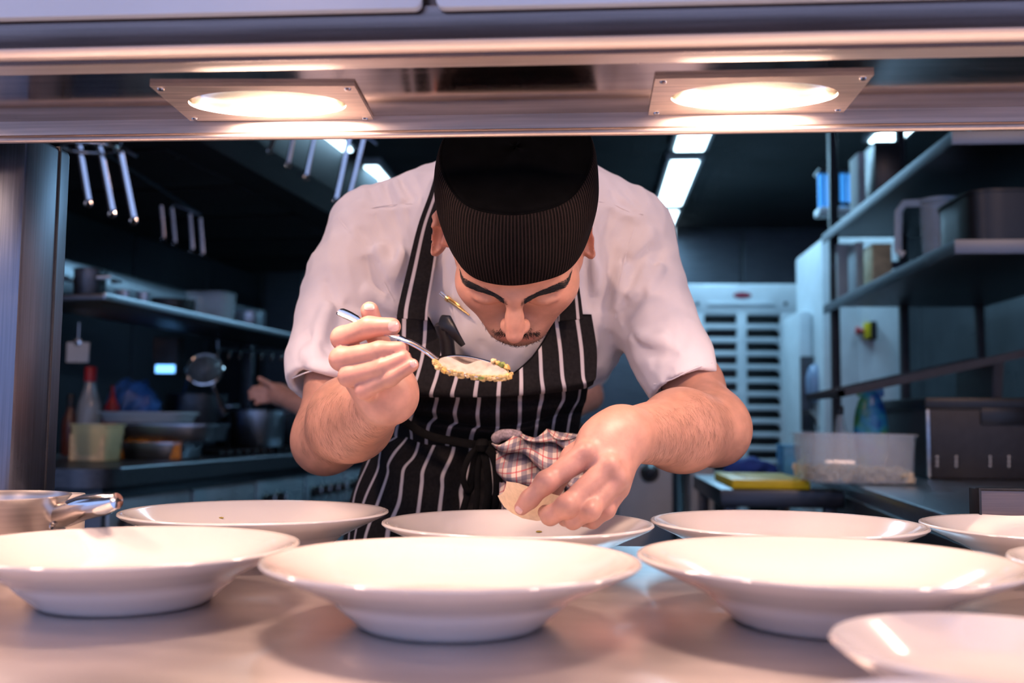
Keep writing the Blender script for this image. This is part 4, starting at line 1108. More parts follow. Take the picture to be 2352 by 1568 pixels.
# hanging steel hooks on rails
TOPS = []
def hang(name, px0, py0, px1, py1, Y, wpx, label, group):
    a = P(px0, py0, Y); b = P(px1, py1, Y + .02); top = a + (a - b).normalized() * max(.05, (1.86 - a.z))
    mm = M2(b); t = empty(name, b); TOPS.append(top + Vector((0, 0, .016)))
    MB().tube([top, a, b], [(wpx * mm * .5, .002)] * 3, 8, flat=(0, -1, 0)).build('handle', STEEL_BR, t)
    ring = [b + Vector((math.cos(q) * wpx * mm * .55, 0, -wpx * mm * .5 + math.sin(q) * wpx * mm * .55)) for q in np.linspace(0, 2 * math.pi, 15)]
    MB().tube(ring, wpx * mm * .16, 6, False).build('eye', STEEL_BR, t)
    MB().tube([top, top + Vector((.006, 0, .012)), top + Vector((0, 0, .024)), top + Vector((-.008, 0, .014))], .0025, 6).build('hook', STEEL_BR, t)
    tag(t, label, 'utensil', group)
gh = 'hanging steel utensils'
for q, lab in (((186, 360, 203, 460), 'hanging steel utensil nearest the post, under the ring'), ((234, 358, 258, 484), 'second hanging steel utensil from the post, the longest and brightest'),
               ((286, 395, 307, 500), 'third hanging steel utensil from the post, dimmer'), ((372, 500, 376, 545), 'small dim hanging utensil, left of the far pair under the hood'), ((397, 505, 402, 556), 'small dim hanging utensil, right of the far pair under the hood'),
               ((438, 520, 442, 572), 'faint hanging utensil farther under the hood'), ((462, 530, 466, 582), 'faintest hanging utensil deepest under the hood')):
    hang('hanging_utensil', *q, 2.9 if q[0] < 300 else 3.9, 14 if q[0] < 300 else 9, lab, gh)
for q, lab in (((628, 320, 620, 342), 'short hanging utensil end at the top, leftmost of the row left of the cap'), ((672, 322, 662, 374), 'hanging utensil left of the cap, second of the row'), ((720, 322, 704, 402), 'hanging utensil left of the cap, third of the row'),
               ((798, 330, 772, 456), 'long hanging utensil by the chef\'s shoulder'), ((826, 352, 802, 452), 'hanging utensil just above the chef\'s shoulder, nearest the cap'), ((405, 318, 400, 345), 'hanging utensil end alone at the top, between ring and row')):
    hang('hanging_utensil', *q, 3.2, 11, lab, gh)
for sl, lab in ((slice(0, 7), 'thin steel rail under the hood carrying the left utensils'), (slice(7, 13), 'thin steel rail left of the cap carrying a row of utensils')):
    q = sorted(TOPS[sl], key=lambda v: v.x); q = [q[0] + (q[0] - q[1]).normalized() * .06] + q + [q[-1] + (q[-1] - q[-2]).normalized() * .06]
    ur = empty('utensil_rail', q[len(q) // 2]); MB().tube(q, .005, 8).build('rail', STEEL_KIT, ur)
    for p in (q[1], q[-2]): MB().tube([p, Vector((p.x, p.y, 1.915 if (RF.inverted() @ p).y > -.13 else ZC))], .004, 8).build('hanger', STEEL_KIT, ur)
    tag(ur, lab, 'rail')
rr = empty('hanging_ring', P(205, 338, 2.85)); c = P(206, 330, 2.85)
MB().tube([c + Vector((.085 * math.cos(q), .06 * math.sin(q), -.012)) for q in np.linspace(0, 2 * math.pi, 33)], .008, 10, False).build('ring', STEEL_BR, rr)
MB().tube([c + Vector((-.085, 0, -.012)), c + Vector((0, 0, .10)), c + Vector((.085, 0, -.012))], .005, 8).build('hanger', STEEL_BR, rr)
MB().tube([c + Vector((0, 0, .10)), Vector((c.x, c.y, 1.914))], .004, 8).build('chain', STEEL_BR, rr)
tag(rr, 'round steel hanging ring at the upper left beside the post', 'pot rack')

# things on the range
def thing(name, loc, label, cat, group=None):
    t = empty(name, loc); tag(t, label, cat, group); return t
def tub(px0, px1, py0, py1, Y, body_m, name, label, cat, depth=None, taper=.9, rim=.006, z0=None, group=None):
    a = P(px0, py1, Y); b = P(px1, py0, Y); w_ = abs(b.x - a.x) / 2; z_a = a.z if z0 is None else z0; h = b.z - z_a; dp = (depth or w_ * 1.6) / 2
    t = thing(name, ((a.x + b.x) / 2, Y + dp, z_a), label, cat, group)
    v = []; f = []; n = 24
    def ringv(wx, wy, z, p=5):
        for i in range(n):
            q = 2 * math.pi * i / n; c_, s_ = math.cos(q), math.sin(q); m = (abs(c_) ** p + abs(s_) ** p) ** (1 / p); v.append((wx * c_ / m, wy * s_ / m, z))
    for wx, wy, z in ((w_ * taper - .004, dp * taper - .004, .001), (w_ * taper, dp * taper, .004), (w_, dp, h - rim), (w_ + rim, dp + rim, h - rim), (w_ + rim, dp + rim, h), (w_ - .003, dp - .003, h), (w_ * taper - .003, dp * taper - .003, .006)): ringv(wx, wy, z)
    for k in range(6):
        for i in range(n): f.append((k * n + i, k * n + (i + 1) % n, (k + 1) * n + (i + 1) % n, (k + 1) * n + i))
    f.append(tuple(range(n - 1, -1, -1))); f.append(tuple(6 * n + i for i in range(n)))
    MB().add(v, f).build('container', body_m, t, local=True, angle=50)
    return t, w_, dp, h
def fill(t, w_, dp, z, mat, name='contents', amp=.006, n=14):
    v = []; f = []
    for i in range(n):
        for j in range(n): v.append(((i / (n - 1) - .5) * 2 * w_, (j / (n - 1) - .5) * 2 * dp, z + random.uniform(-amp, amp)))
    for i in range(n - 1):
        for j in range(n - 1): f.append((i * n + j, (i + 1) * n + j, (i + 1) * n + j + 1, i * n + j + 1))
    k = len(v)
    for x, y in ((-w_, -dp), (w_, -dp), (w_, dp), (-w_, dp)): v.append((x, y, .005))
    f += [(k, k + 1, k + 2, k + 3), (k, (0) * n, (n - 1) * n, k + 1)]
    o = MB().add(v, f).build(name, mat, t, local=True); return o
CREAMY = plain('pale_puree', (.62, .52, .30), .6, 0, .15, 40)
ORANGE = plain('orange_food', (.62, .24, .02), .5, 0, .25, 50)
PAPER = plain('white_paper', (.55, .58, .58), .8, 0, .05, 10)
WHITE_T = plain('white_tray_plastic', (.48, .56, .60), .45, 0, .05, 10)
BLUE = plain('blue_film', (.03, .12, .38), .35, 0, .35, 18)
t, w_, dp, h = tub(150, 244, 974, 1058, 3.18, CLEAR_Y, 'storage_tub', 'yellowish plastic tub of pale puree at the near corner of the range', 'tub', .16, .86, .005, .90)
fill(t, w_ * .88, dp * .88, h * .72, CREAMY)
t, w_, dp, h = tub(252, 420, 1016, 1050, 3.42, STEEL_KIT, 'oven_tray', 'low tray of orange food at the bottom of the tray stack', 'tray', .24, .96, .006, .90)
fo = fill(t, w_ * .92, dp * .92, h * .95, ORANGE, amp=.01); fo['kind'] = 'stuff'
t3, w3, d3_, h3 = tub(250, 478, 974, 1013, 3.44, STEEL_KIT, 'steel_pan', 'steel gastronorm pan in the middle of the tray stack', 'pan', .26, .94, .007, .90 + h + .001)
zz = t3.location.z + h3
t4, w4, d4_, h4 = tub(212, 406, 946, 975, 3.45, WHITE_T, 'white_tray', 'white plastic tray on top of the tray stack', 'tray', .24, .92, .008, zz + .001)
# bottles behind the tub
def bottle(px, py0, py1, wpx, Y, mat_b, mat_c, name, label, z0=None, group=None, capf=.22, nozzle=False):
    b = P(px, py1, Y); top = P(px, py0, Y); r = wpx * M2(b) / 2; z_a = b.z if z0 is None else z0; h = top.z - z_a
    t = thing(name, (b.x, Y, z_a), label, 'bottle', group)
    MB().lathe([(.001, 0), (r * .92, 0), (r, .006), (r, h * .5), (r * .95, h * .58), (r * .5, h * (1 - capf) * .93), (r * .42, h * (1 - capf)), (.001, h * (1 - capf))], (0, 0, 0), 28).build('bottle_body', mat_b, t, local=True)
    if nozzle: MB().lathe([(r * .8, h * (1 - capf) - .004), (r * .8, h * (1 - capf) + .008), (r * .3, h * (1 - capf * .5)), (r * .14, h), (.001, h)], (0, 0, 0), 20).build('nozzle_cap', mat_c, t, local=True)
    else: MB().lathe([(r * .5, h * (1 - capf) - .002), (r * .52, h * .98), (r * .45, h), (.001, h)], (0, 0, 0), 20).build('cap', mat_c, t, local=True)
    return t
gl = glassy('grey_bottle', (.40, .46, .50), .12, .55)
b1_ = bottle(202, 842, 1010, 52, 3.62, gl, RED, 'oil_bottle', 'clear bottle with a dark red cap behind the yellowish tub', .90, None, .16)
bt = MB().lathe([(.0305, .055), (.0306, .12)], (0, 0, 0), 24).build('paper_label', PAPER, b1_, local=True)
bottle(254, 886, 1010, 42, 3.80, RED, RED, 'squeeze_bottle', 'red squeeze bottle with a pointed cap behind the white tray', .90, None, .34, True)
bottle(160, 905, 1010, 36, 3.72, plain('brown_sauce', (.10, .03, .02), .3), PL_BLACK, 'sauce_bottle', 'small dark brown bottle between the post and the clear bottle', .90, None, .2)
# blue film bag
bg = Field(); b0 = P(315, 1010, 3.85)
q1, q2, q3 = P(306, 905, 3.93), P(282, 930, 3.92), P(328, 940, 3.93)
bg.add([el(q1, (.062, .06, .055), .05), el(q2, (.060, .06, .06), .05), el(q3, (.055, .06, .07), .05), rc(P(310, 930, 3.93), (b0.x - .02, 3.93, .95), .075, .075, .04)], .03, cuts=[(V3((0, 0, -1)), V3((0, 0, .9265)), .004)])
sdb = (rng.normal(size=(7, 3)) * 60).astype(np.float32)
bg.disp = lambda p: sum(.0035 * np.sin(p @ sdb[i] + i) for i in range(7))
bo = link('plastic_bag', bg.mesh('plastic_bag', .010)[0], BLUE); tag(bo, 'crumpled blue plastic bag behind the white tray', 'bag')
# pots and pans further along
def pot(px, py0, py1, wpx, Y, mat, name, label, z0=None, handle=None, group=None):
    b = P(px, py1, Y); tp = P(px, py0, Y); r = wpx * M2(b) / 2; z_a = b.z if z0 is None else z0; h = tp.z - z_a
    t = thing(name, (b.x, Y, z_a), label, 'pot', group)
    MB().lathe([(.001, 0), (r - .008, 0), (r, .008), (r, h - .004), (r + .005, h - .002), (r + .005, h), (r - .002, h), (r - .003, .01), (.001, .008)], (0, 0, 0), 40).build('vessel', mat, t, local=True, angle=50)
    if handle == 'two':
        for s_ in (-1, 1):
            MB().tube([(s_ * r, -.05, h * .75), (s_ * (r + .04), -.045, h * .78), (s_ * (r + .04), .045, h * .78), (s_ * r, .05, h * .75)], .007, 8).build('handle', STEEL_KIT, t, local=True)
    elif handle:
        d = Vector(handle).normalized(); MB().tube([d * r + Vector((0, 0, h * .8)), d * (r + .10) + Vector((0, 0, h * .95)), d * (r + .22) + Vector((0, 0, h * 1.05))], [(.011, .006)] * 3, 8, flat=(0, 0, 1)).build('handle', STEEL_KIT, t, local=True)
    return t
pot(448, 905, 1000, 138, 4.18, STEEL_DARK, 'stock_pot', 'dark stock pot on the range behind the steel sieve', .926, 'two')
pot(590, 942, 1002, 118, 4.25, STEEL_KIT, 'saute_pan', 'saute pan with a bright rim on the range near the chef\'s arm', .926, (.9, .3, 0))
pot(655, 930, 985, 90, 4.75, STEEL_DARK, 'dark_pan', 'dark pan at the far end of the range, behind the chef\'s elbow', .926, 'two')
# sieve standing against the pot
sv_ = thing('sieve', P(470, 905, 3.78), 'round wire sieve with a long steel handle over the range', 'sieve')
MESHM = glassy('wire_mesh', (.30, .34, .36), .3, .45)
sc_, sr = P(470, 848, 3.76), 40 * M2(P(470, 848, 3.76))
SRt = Matrix.Rotation(math.radians(62), 3, 'X') @ Matrix.Rotation(math.radians(12), 3, 'Y')
MB().tube([sc_ + SRt @ Vector((sr * math.cos(q), sr * math.sin(q), 0)) for q in np.linspace(0, 2 * math.pi, 33)], .006, 8, False).build('rim', STEEL_BR, sv_)
MB().lathe([(sr, 0), (sr * .92, .02), (sr * .7, .042), (sr * .35, .055), (.001, .058)], sc_, 32, SRt).build('mesh_bowl', MESHM, sv_)
MB().tube([P(487, 880, 3.75), P(500, 910, 3.72), P(518, 952, 3.68)], [(.010, .004), (.012, .005), (.013, .005)], 10, flat=(0, -1, 0)).build('handle', STEEL_BR, sv_)
MB().tube([P(436, 852, 3.80), P(424, 900, 3.9), P(420, 912, 3.95)], .004, 6).build('rest_hook', STEEL_BR, sv_)
# row of hooks under the shelf, note and blue display
hr = thing('hook_rail', P(600, 812, 4.3), 'thin rail with a row of small hooks under the range shelf', 'rail')
MB().tube([P(500, 800, 4.1), P(700, 812, 4.5)], .006, 8).build('rail', STEEL_KIT, hr)
for k in range(9):
    q = P(505, 801, 4.1).lerp(P(695, 811.5, 4.5), k / 8)
    MB().tube([q + Vector((0, 0, .006)), q + Vector((0, -.012, .0)), q + Vector((0, -.010, -.03)), q + Vector((0, -.028, -.04)), q + Vector((0, -.034, -.022))], .004, 6).build('hook', STEEL_BR, hr)
for q in (P(500, 800, 4.1), P(700, 812, 4.5)): MB().tube([q, Vector((q.x, q.y, zsf - .03))], .004, 6).build('hanger', STEEL_KIT, hr)
nt_ = thing('order_note', P(176, 810, 3.35), 'white paper note hanging left beside the post under the range shelf', 'note')
a_, b_ = P(152, 832, 3.35), P(206, 786, 3.35)
MB().span((a_.x, 3.349, a_.z), (b_.x, 3.3505, b_.z), .0004).build('paper', PAPER, nt_)
MB().span(((a_.x + b_.x) / 2 - .012, 3.343, b_.z - .012), ((a_.x + b_.x) / 2 + .012, 3.356, b_.z + .012), .002).build('clip', STEEL_BR, nt_)
MB().tube([((a_.x + b_.x) / 2, 3.35, b_.z), ((a_.x + b_.x) / 2, 3.35, zsf - .03)], .002, 6).build('string', STEEL_KIT, nt_)
dp_ = thing('timer', P(378, 842, 3.9), 'small appliance with a glowing blue display under the range shelf', 'appliance')
a_, b_ = P(348, 862, 3.9), P(408, 808, 3.9)
MB().span((a_.x, 3.9, a_.z), (b_.x, 3.98, zsf - .033), .006).build('housing', PL_DARK, dp_)
a_, b_ = P(358, 856, 3.9), P(402, 838, 3.9)
MB().span((a_.x, 3.893, a_.z), (b_.x, 3.902, b_.z), .002).build('display', emit('blue_display', (.15, .45, 1.0), 3.0), dp_)
# pots on the range shelf
pot(205, 620, 680, 70, 3.22, STEEL_DARK, 'shelf_pan', 'dark pan on the range shelf nearest the post', zsf, 'two')
pot(285, 668, 700, 40, 3.45, STEEL_KIT, 'small_pot', 'small steel pot on the range shelf, right of the dark pan', zsf)
pot(330, 672, 705, 34, 3.6, STEEL_KIT, 'small_pot', 'smallest steel pot on the range shelf, beside the flat black lid', zsf)
pot(390, 690, 715, 110, 3.85, PL_BLACK, 'flat_pan', 'flat black pan lying on the range shelf', zsf)
t_, *_r = tub(415, 520, 668, 735, 4.15, CLEAR, 'clear_tub', 'clear plastic tub on the range shelf', 'tub', .16, .9, .004, zsf)
pot(570, 718, 755, 75, 4.5, STEEL_KIT, 'lidded_pot', 'steel pot with pale rim on the far end of the range shelf', zsf)

# ================================================================== right side: rack of shelves, bench, appliances
XS = P(2195, 560, 2.6).x; WX = XR - .02
LIP2 = steel('rack_lip', (.17, .19, .22), .5)
rk = thing('steel_rack', (XS + .3, 3.3, 0), 'tall steel rack with two shelves along the right wall', 'rack')
z2 = P(2200, 553, 2.6).z; z1 = P(2190, 303, 2.6).z
for zz_, nm in ((z1, 'shelf_board'), (z2, 'shelf_board')):
    sbd = MB().span((XS, 2.6, zz_ - .004), (XS + .62, 4.05, zz_), .002).build(nm, STEEL_DARK, rk)
    MB().span((XS - .004, 2.6, zz_ - .034), (XS + .001, 4.05, zz_ + .003), .001).build('shelf_lip', LIP2, sbd)
    MB().span((XS - .004, 2.595, zz_ - .034), (XS + .62, 2.60, zz_ + .003), .001).build('shelf_lip', LIP2, sbd)
for x, y in ((XS + .03, 4.0), (XS + .58, 4.0), (XS + .58, 2.65), (XS + .30, 4.02)):
    MB().span((x - .016, y - .016, .901 if y < 3.5 else 0), (x + .016, y + .016, 2.3), .003).build('upright', PL_DARK, rk)
MB().span((XS + .02, 3.98, z2 + .14), (XS + .6, 4.0, z2 + .17), .003).build('cross_bar', STEEL_DARK, rk)
# items on the upper and lower shelf
t_, *_r = tub(2232, 2440, 432, 548, 2.68, PL_BLACK, 'black_crate', 'black plastic crate at the near end of the lower rack shelf', 'crate', .3, .97, .006, z2)
MB().box((.11, -.152, .075), (.035, .004, .02), .001).build('label_sticker', PAPER, t_, local=True)
def jug(px0, px1, py0, py1, Y, label):
    a = P((px0 + px1) / 2, py1, Y); r = (px1 - px0) * M2(a) * .36; h = P(px1, py0, Y).z - z2; cx = P(px0 + (px1 - px0) * .62, py1, Y).x
    t = thing('measuring_jug', (cx, Y, z2), label, 'jug')
    MB().lathe([(.001, .001), (r * .82, .001), (r * .85, .006), (r, h), (r + .004, h), (r + .002, h + .003), (r - .002, h), (r * .82, .008), (.001, .006)], (0, 0, 0), 32).build('jug_body', CLEAR, t, local=True)
    MB().tube([(-r * .98, 0, h - .004), (-r - .045, 0, h - .006), (-r - .062, 0, h - .03), (-r - .066, 0, h * .25), (-r - .05, 0, h * .2)], [(.012, .006)] * 5, 10, flat=(0, 1, 0)).build('handle', WHITE_T, t, local=True)
    MB().lathe([(r + .005, h - .006), (r + .006, h), (r + .003, h + .004)], (0, 0, 0), 32).build('rim', WHITE_T, t, local=True)
    return t
jug(2082, 2212, 462, 560, 3.05, 'clear plastic jug with white handle beside the black crate')
def carton(px0, px1, py0, py1, Y, z0, mat, label, name='carton', cat='box', dp=.12):
    a, b = P(px0, py1, Y), P(px1, py0, Y); t = thing(name, ((a.x + b.x) / 2, Y + dp / 2, z0), label, cat)
    w_, h = abs(b.x - a.x), b.z - z0
    MB().box((0, 0, h / 2 + .0005), (w_, dp, h - .001), .004).build('box_body', mat, t, local=True)
    MB().box((0, -.001, h - .004), (w_ * 1.02, dp * 1.02, .010), .002).build('lid', mat, t, local=True)
    return t
carton(1925, 1960, 560, 700, 3.95, z2, PAPER, 'narrow white carton at the far end of the lower rack shelf', dp=.05)
carton(1968, 1984, 556, 690, 3.75, z2, WHITE_T, 'thin white board standing on the lower rack shelf')
carton(2006, 2048, 560, 672, 3.55, z2, CREAMY, 'cream carton on the lower rack shelf behind the jug')
carton(1972, 2008, 350, 440, 3.6, z1, PAPER, 'white carton standing on the upper rack shelf')
carton(2010, 2068, 325, 408, 3.3, z1, PL_BLACK, 'black box on the upper rack shelf')
carton(2010, 2050, 452, 500, 3.85, z2 + .17, PAPER, 'pale box resting on the rack cross bar') if False else None
BLUEG = emit('blue_glow_bottle', (.05, .35, 1.0), .9, (.05, .2, .5))
WHB = plain('white_bracket', (.62, .68, .72), .4)
ik = thing('insect_lamp', P(1920, 470, 4.2), 'insect lamp glowing blue at the end of the upper rack shelf', 'lamp')
p0, p1 = P(1882, 485, 4.25), P(1965, 400, 4.25)
MB().span((p0.x, 4.25, p0.z - .012), (p1.x, 4.35, p0.z + .02), .006).build('white_base', WHB, ik)
MB().span((p0.x, 4.25, p1.z + .01), (p1.x, 4.35, p1.z + .03), .006).build('top_cap', PL_BLACK, ik)
for k in range(5):
    x = p0.x + (p1.x - p0.x) * (k + .5) / 5
    MB().tube([(x, 4.29, p0.z + .02), (x, 4.29, p1.z + .015)], .011 if k != 2 else .02, 10).build('blue_tube' if k != 2 else 'centre_post', BLUEG if k != 2 else PL_BLACK, ik)
MB().tube([(p1.x - .02, 4.30, p0.z), (p1.x + .10, 4.1, p0.z - .02), (XS + .03, 4.0, p0.z - .02)], .008, 8).build('arm', PL_DARK, ik)

# white tall cabinet with emergency stop
cb0, cb1 = P(1893, 1000, 4.75), P(2076, 540, 4.75)
cw = thing('white_machine', ((cb0.x + cb1.x) / 2, 5.0, 0), 'tall white machine cabinet with a red and yellow emergency stop', 'machine')
MB().span((cb0.x, 4.75, .0), (cb1.x, 5.35, P(1900, 545, 4.75).z), .02).build('cabinet', PL_WHITE, cw)
MB().span((cb0.x + .17, 4.742, .3), (cb1.x - .004, 4.752, P(2000, 705, 4.75).z), .004).build('door', PL_WHITE, cw)
e0 = P(1996, 760, 4.74)
MB().box(e0 + Vector((.012, -.012, 0)), (.030, .05, .085), .004).build('switch_box', PL_BLACK, cw)
MB().box(e0 + Vector((-.012, -.012, 0)), (.026, .05, .075), .004).build('yellow_plate', YELLOW, cw)
MB().tube([e0 + Vector((-.024, -.012, 0)), e0 + Vector((-.048, -.012, 0)), e0 + Vector((-.05, -.012, 0)), e0 + Vector((-.062, -.012, 0))], [.010, .010, .020, .017], 16).build('stop_button', RED, cw)
lp = P(1838, 1000, 4.95)
MB().span((lp.x, 4.95, 0), (cb0.x - .001, 5.35, P(1840, 712, 4.95).z), .02).build('side_cabinet', PL_WHITE, cw)
# soap dispenser and dark sink splash on the side cabinet
sd_ = thing('soap_dispenser', P(1866, 860, 4.9), 'dark wall dispenser with a bluish bottle beside the white machine', 'dispenser')
a_, b_ = P(1841, 990, 4.93), P(1896, 818, 4.93)
MB().span((a_.x, 4.935, a_.z), (b_.x, 4.949, b_.z), .004).build('back_plate', STEEL_DARK, sd_)
c = P(1872, 880, 4.88); MB().lathe([(.001, -.09), (.03, -.085), (.042, -.05), (.044, .02), (.03, .075), (.012, .09), (.001, .092)], c, 24).build('bottle', glassy('blue_gel', (.25, .34, .50), .2, .85), sd_)
MB().tube([P(1846, 948, 4.9), P(1862, 944, 4.88), P(1876, 962, 4.87), P(1882, 985, 4.87)], .010, 8).build('spout', STEEL_BR, sd_)

# white ladder-front transport cabinet with slots
a_, b_ = P(1577, 1012, 5.6), P(1836, 652, 5.6)
tc_ = thing('transport_cabinet', ((a_.x + b_.x) / 2, 5.85, 0), 'white plastic cabinet with two columns of slots and a red oval badge', 'cabinet')
W = b_.x - a_.x; xa = a_.x
def tx(px): return P(px, 800, 5.6).x
def tz(py): return P(1700, py, 5.6).z
MB().span((xa + .01, 5.66, .08), (b_.x - .01, 6.2, b_.z - .03), .03).build('inner_shell', PL_BLACK, tc_)
# door frame built as a plate with slot openings
rows_ = [(710 + i * 30.6 + 10, 710 + i * 30.6 + 29) for i in range(10)]
fr_ = MB()
fr_.span((xa, 5.60, .10), (tx(1618), 5.66, b_.z), .006); fr_.span((tx(1794), 5.60, .10), (b_.x, 5.66, b_.z), .006); fr_.span((tx(1693), 5.60, .10), (tx(1716), 5.66, b_.z), .006)
fr_.build('door_frame', PL_WHITE, tc_)
MB().span((xa, 5.598, tz(724)), (b_.x, 5.662, b_.z), .02).build('head_panel', PL_WHITE, tc_)
MB().span((xa + .01, 5.62, b_.z - .012), (b_.x - .01, 6.22, b_.z + .004), .012).build('roof', PL_WHITE, tc_)
yb = [720] + [749.5 + i * 31 for i in range(12)]
for i, py in enumerate(yb[1:]):
    MB().span((tx(1612), 5.604, tz(py + 6)), (tx(1798), 5.656, tz(py - 6)), .004).build('bar', PL_WHITE, tc_)
    for xq, sg in ((1618, 1), (1794, -1)):                            # rounded outer corners of the slots
        x0 = tx(xq); r = .035; z0 = tz(py + 31 - 25 + 0) - .0
        zt2 = tz(py + 5.5)
        poly = [(x0, zt2)] + [(x0 + sg * r - sg * r * math.sin(math.radians(q)), zt2 - r + r * math.cos(math.radians(q))) for q in range(0, 91, 15)]
        n = len(poly); v = [(x, 5.606, z) for x, z in poly] + [(x, 5.654, z) for x, z in poly]
        MB().add(v, [tuple(range(n)), tuple(range(2 * n - 1, n - 1, -1))] + [(i2, (i2 + 1) % n, n + (i2 + 1) % n, n + i2) for i2 in range(n)]).build('corner', PL_WHITE, tc_)
bc = P(1705, 678, 5.6)
MB().lathe([(.001, .006), (.03, .006), (.042, .004), (.046, 0)], bc + Vector((0, -.001, 0)), 32, Matrix.Rotation(math.radians(90), 3, 'X'), 1.15, .42).build('badge', plain('badge_red', (.22, .01, .03), .4), tc_)
MB().span((tx(1625), 5.585, tz(702)), (tx(1780), 5.60, tz(694)), .003).build('grip', PL_WHITE, tc_)
for px in (1602, 1805): MB().lathe([(.001, .004), (.010, .003), (.012, 0)], P(px, 697, 5.597), 14, Matrix.Rotation(math.radians(90), 3, 'X')).build('bolt', STEEL_DARK, tc_)
for x in (xa + .08, b_.x - .08):
    for y in (5.70, 6.12): MB().lathe([(.04, -.015), (.045, -.01), (.045, .01), (.04, .015)], (x, y, .045), 20, Matrix.Rotation(math.radians(90), 3, 'Y')).build('castor', PL_BLACK, tc_)

# steel bench on the right
q1, q2 = PZ(2150, 1174, .90), PZ(1868, 1081, .90)
bu = Vector((q2.x - q1.x, q2.y - q1.y, 0)); L = bu.length; bu.normalize(); bv = Vector((bu.y, -bu.x, 0))
if bv.x < 0: bv = -bv
BF = Matrix(((bu.x, bv.x, 0, q1.x), (bu.y, bv.y, 0, q1.y), (0, 0, 1, 0), (0, 0, 0, 1)))
bn = thing('steel_bench', BF @ Vector((L / 2, .35, 0)), 'dark steel workbench along the right side', 'bench')
MB().span((-.35, 0, .86), (L, .95, .90), .006).build('worktop', STEEL_KIT, bn, xf=BF)
MB().span((-.35, -.004, .80), (L, .002, .862), .003).build('front_rail', STEEL_DARK, bn, xf=BF)
MB().span((-.33, .04, .1), (L - .03, .9, .80), .006).build('cupboard', STEEL_DARK, bn, xf=BF)
# cross table with the yellow board
q3 = P(1762, 1128, 2.75)
tb = thing('side_table', (P(1760, 1100, 2.75).x, 2.95, 0), 'dark side table under the yellow cutting board', 'table')
xt0, xt1 = P(1640, 1100, 2.75).x, q1.x + (q2.x - q1.x) * (2.6 - q1.y) / (q2.y - q1.y) - .012
zb_ = P(1762, 1120, 2.7).z
MB().span((xt0, 2.62, zb_ - .045), (xt1, 3.32, zb_), .005).build('table_top', STEEL_DARK, tb)
for x in (xt0 + .03, xt1 - .03):
    for y in (2.66, 3.28): MB().span((x - .016, y - .016, 0), (x + .016, y + .016, zb_ - .04), .003).build('leg', STEEL_DARK, tb)
c0, c1_ = P(1682, 1118, 2.64), P(1862, 1118, 2.64)
yb_ = thing('cutting_board', ((c0.x + c1_.x) / 2, 2.8, zb_), 'bright yellow cutting board on the side table', 'cutting board')
MB().span((c0.x, 2.64, zb_ + .0005), (min(c1_.x, xt1 - .002), 3.02, zb_ + .024), .004).build('board', YELLOW, yb_)
MB().tube([(c0.x + .05, 2.72, zb_ + .0245), (c0.x + .05, 2.94, zb_ + .0245)], .003, 6).build('groove', plain('yellow_groove', (.60, .46, .01), .5), yb_)
# blue cloth and tools behind the board
bl_ = Field(); p_ = P(1725, 1030, 3.12)
bl_.add([rc((p_.x - .05, 3.14, zb_ + .02), (p_.x + .06, 3.16, zb_ + .022), .035, .03, .02), el((p_.x, 3.14, zb_ + .035), (.06, .05, .03), .02)], .02, cuts=[(V3((0, 0, -1)), V3((0, 0, zb_ + .0005)), .003)])
bl_.disp = lambda p: sum(.003 * np.sin(p @ sdb[i] * 1.3 + i) for i in range(5))
tag(link('blue_cloth', bl_.mesh('blue_cloth', .008)[0], plain('blue_fabric', (.012, .05, .30), .8)), 'crumpled deep blue cloth behind the yellow board', 'cloth')
# clear box of pale food
ga, gb = P(1846, 1118, 2.45), P(2128, 998, 2.45)
gz = .9005
w_ = (gb.x - ga.x) / 2
t, w_, dp, h = tub(1858, 2122, 998, 1090, 2.52, CLEAR, 'food_box', 'large clear plastic box with pale food on the right bench', 'box', .26, .95, .006, .9005)
CHIP = plain('pale_food', (.70, .60, .42), .6, 0, .2, 60)
mbf = MB()
for _ in range(260):
    x, y, z = random.uniform(-w_ * .88, w_ * .88), random.uniform(-dp * .86, dp * .86), random.uniform(.012, .036)
    Rr = Matrix.Rotation(random.uniform(0, 6), 3, 'Z') @ Matrix.Rotation(random.uniform(0, 3), 3, 'X')
    mbf.box((x, y, z), (random.uniform(.012, .026), random.uniform(.010, .018), random.uniform(.006, .014)), 0, Rr)
o = mbf.build('diced_food', CHIP, t, local=True, smooth=False); o['kind'] = 'stuff'
# vacuum packing machine with raised lid
va, vb = P(2132, 1088, 2.85), P(2470, 925, 2.85)
vm = thing('vacuum_packer', ((va.x + vb.x) / 2, 3.0, .9005), 'dark vacuum packing machine with raised clear lid on the right bench', 'appliance')
MB().span((va.x, 2.85, .9005), (vb.x, 3.30, vb.z - .01), .008).build('body', PL_DARK2 if 'PL_DARK2' in globals() else PL_DARK, vm)
MB().span((va.x - .006, 2.845, vb.z - .022), (vb.x + .004, 3.31, vb.z + .012), .006).build('black_rim', PL_BLACK, vm)
MB().span((va.x - .003, 2.843, .905), (va.x + .006, 2.852, vb.z - .022), .002).build('corner_strip', STEEL_KIT, vm)
p0, p1 = P(2255, 974, 2.84), P(2360, 938, 2.84)
MB().span((p0.x, 2.843, p0.z), (p1.x, 2.852, p1.z), .002).build('display', PL_BLACK, vm)
for px in (2153, 2197, 2275, 2318):
    for py in (1050, 1060, 1070): MB().lathe([(.001, .003), (.004, .002), (.005, 0)], P(px, py, 2.85), 10, Matrix.Rotation(math.radians(90), 3, 'X')).build('button', STEEL_KIT, vm)
l0, l1, l2, l3 = P(1922, 905, 2.86), P(2170, 868, 2.86), P(2300, 820, 3.1), P(2345, 798, 3.2)
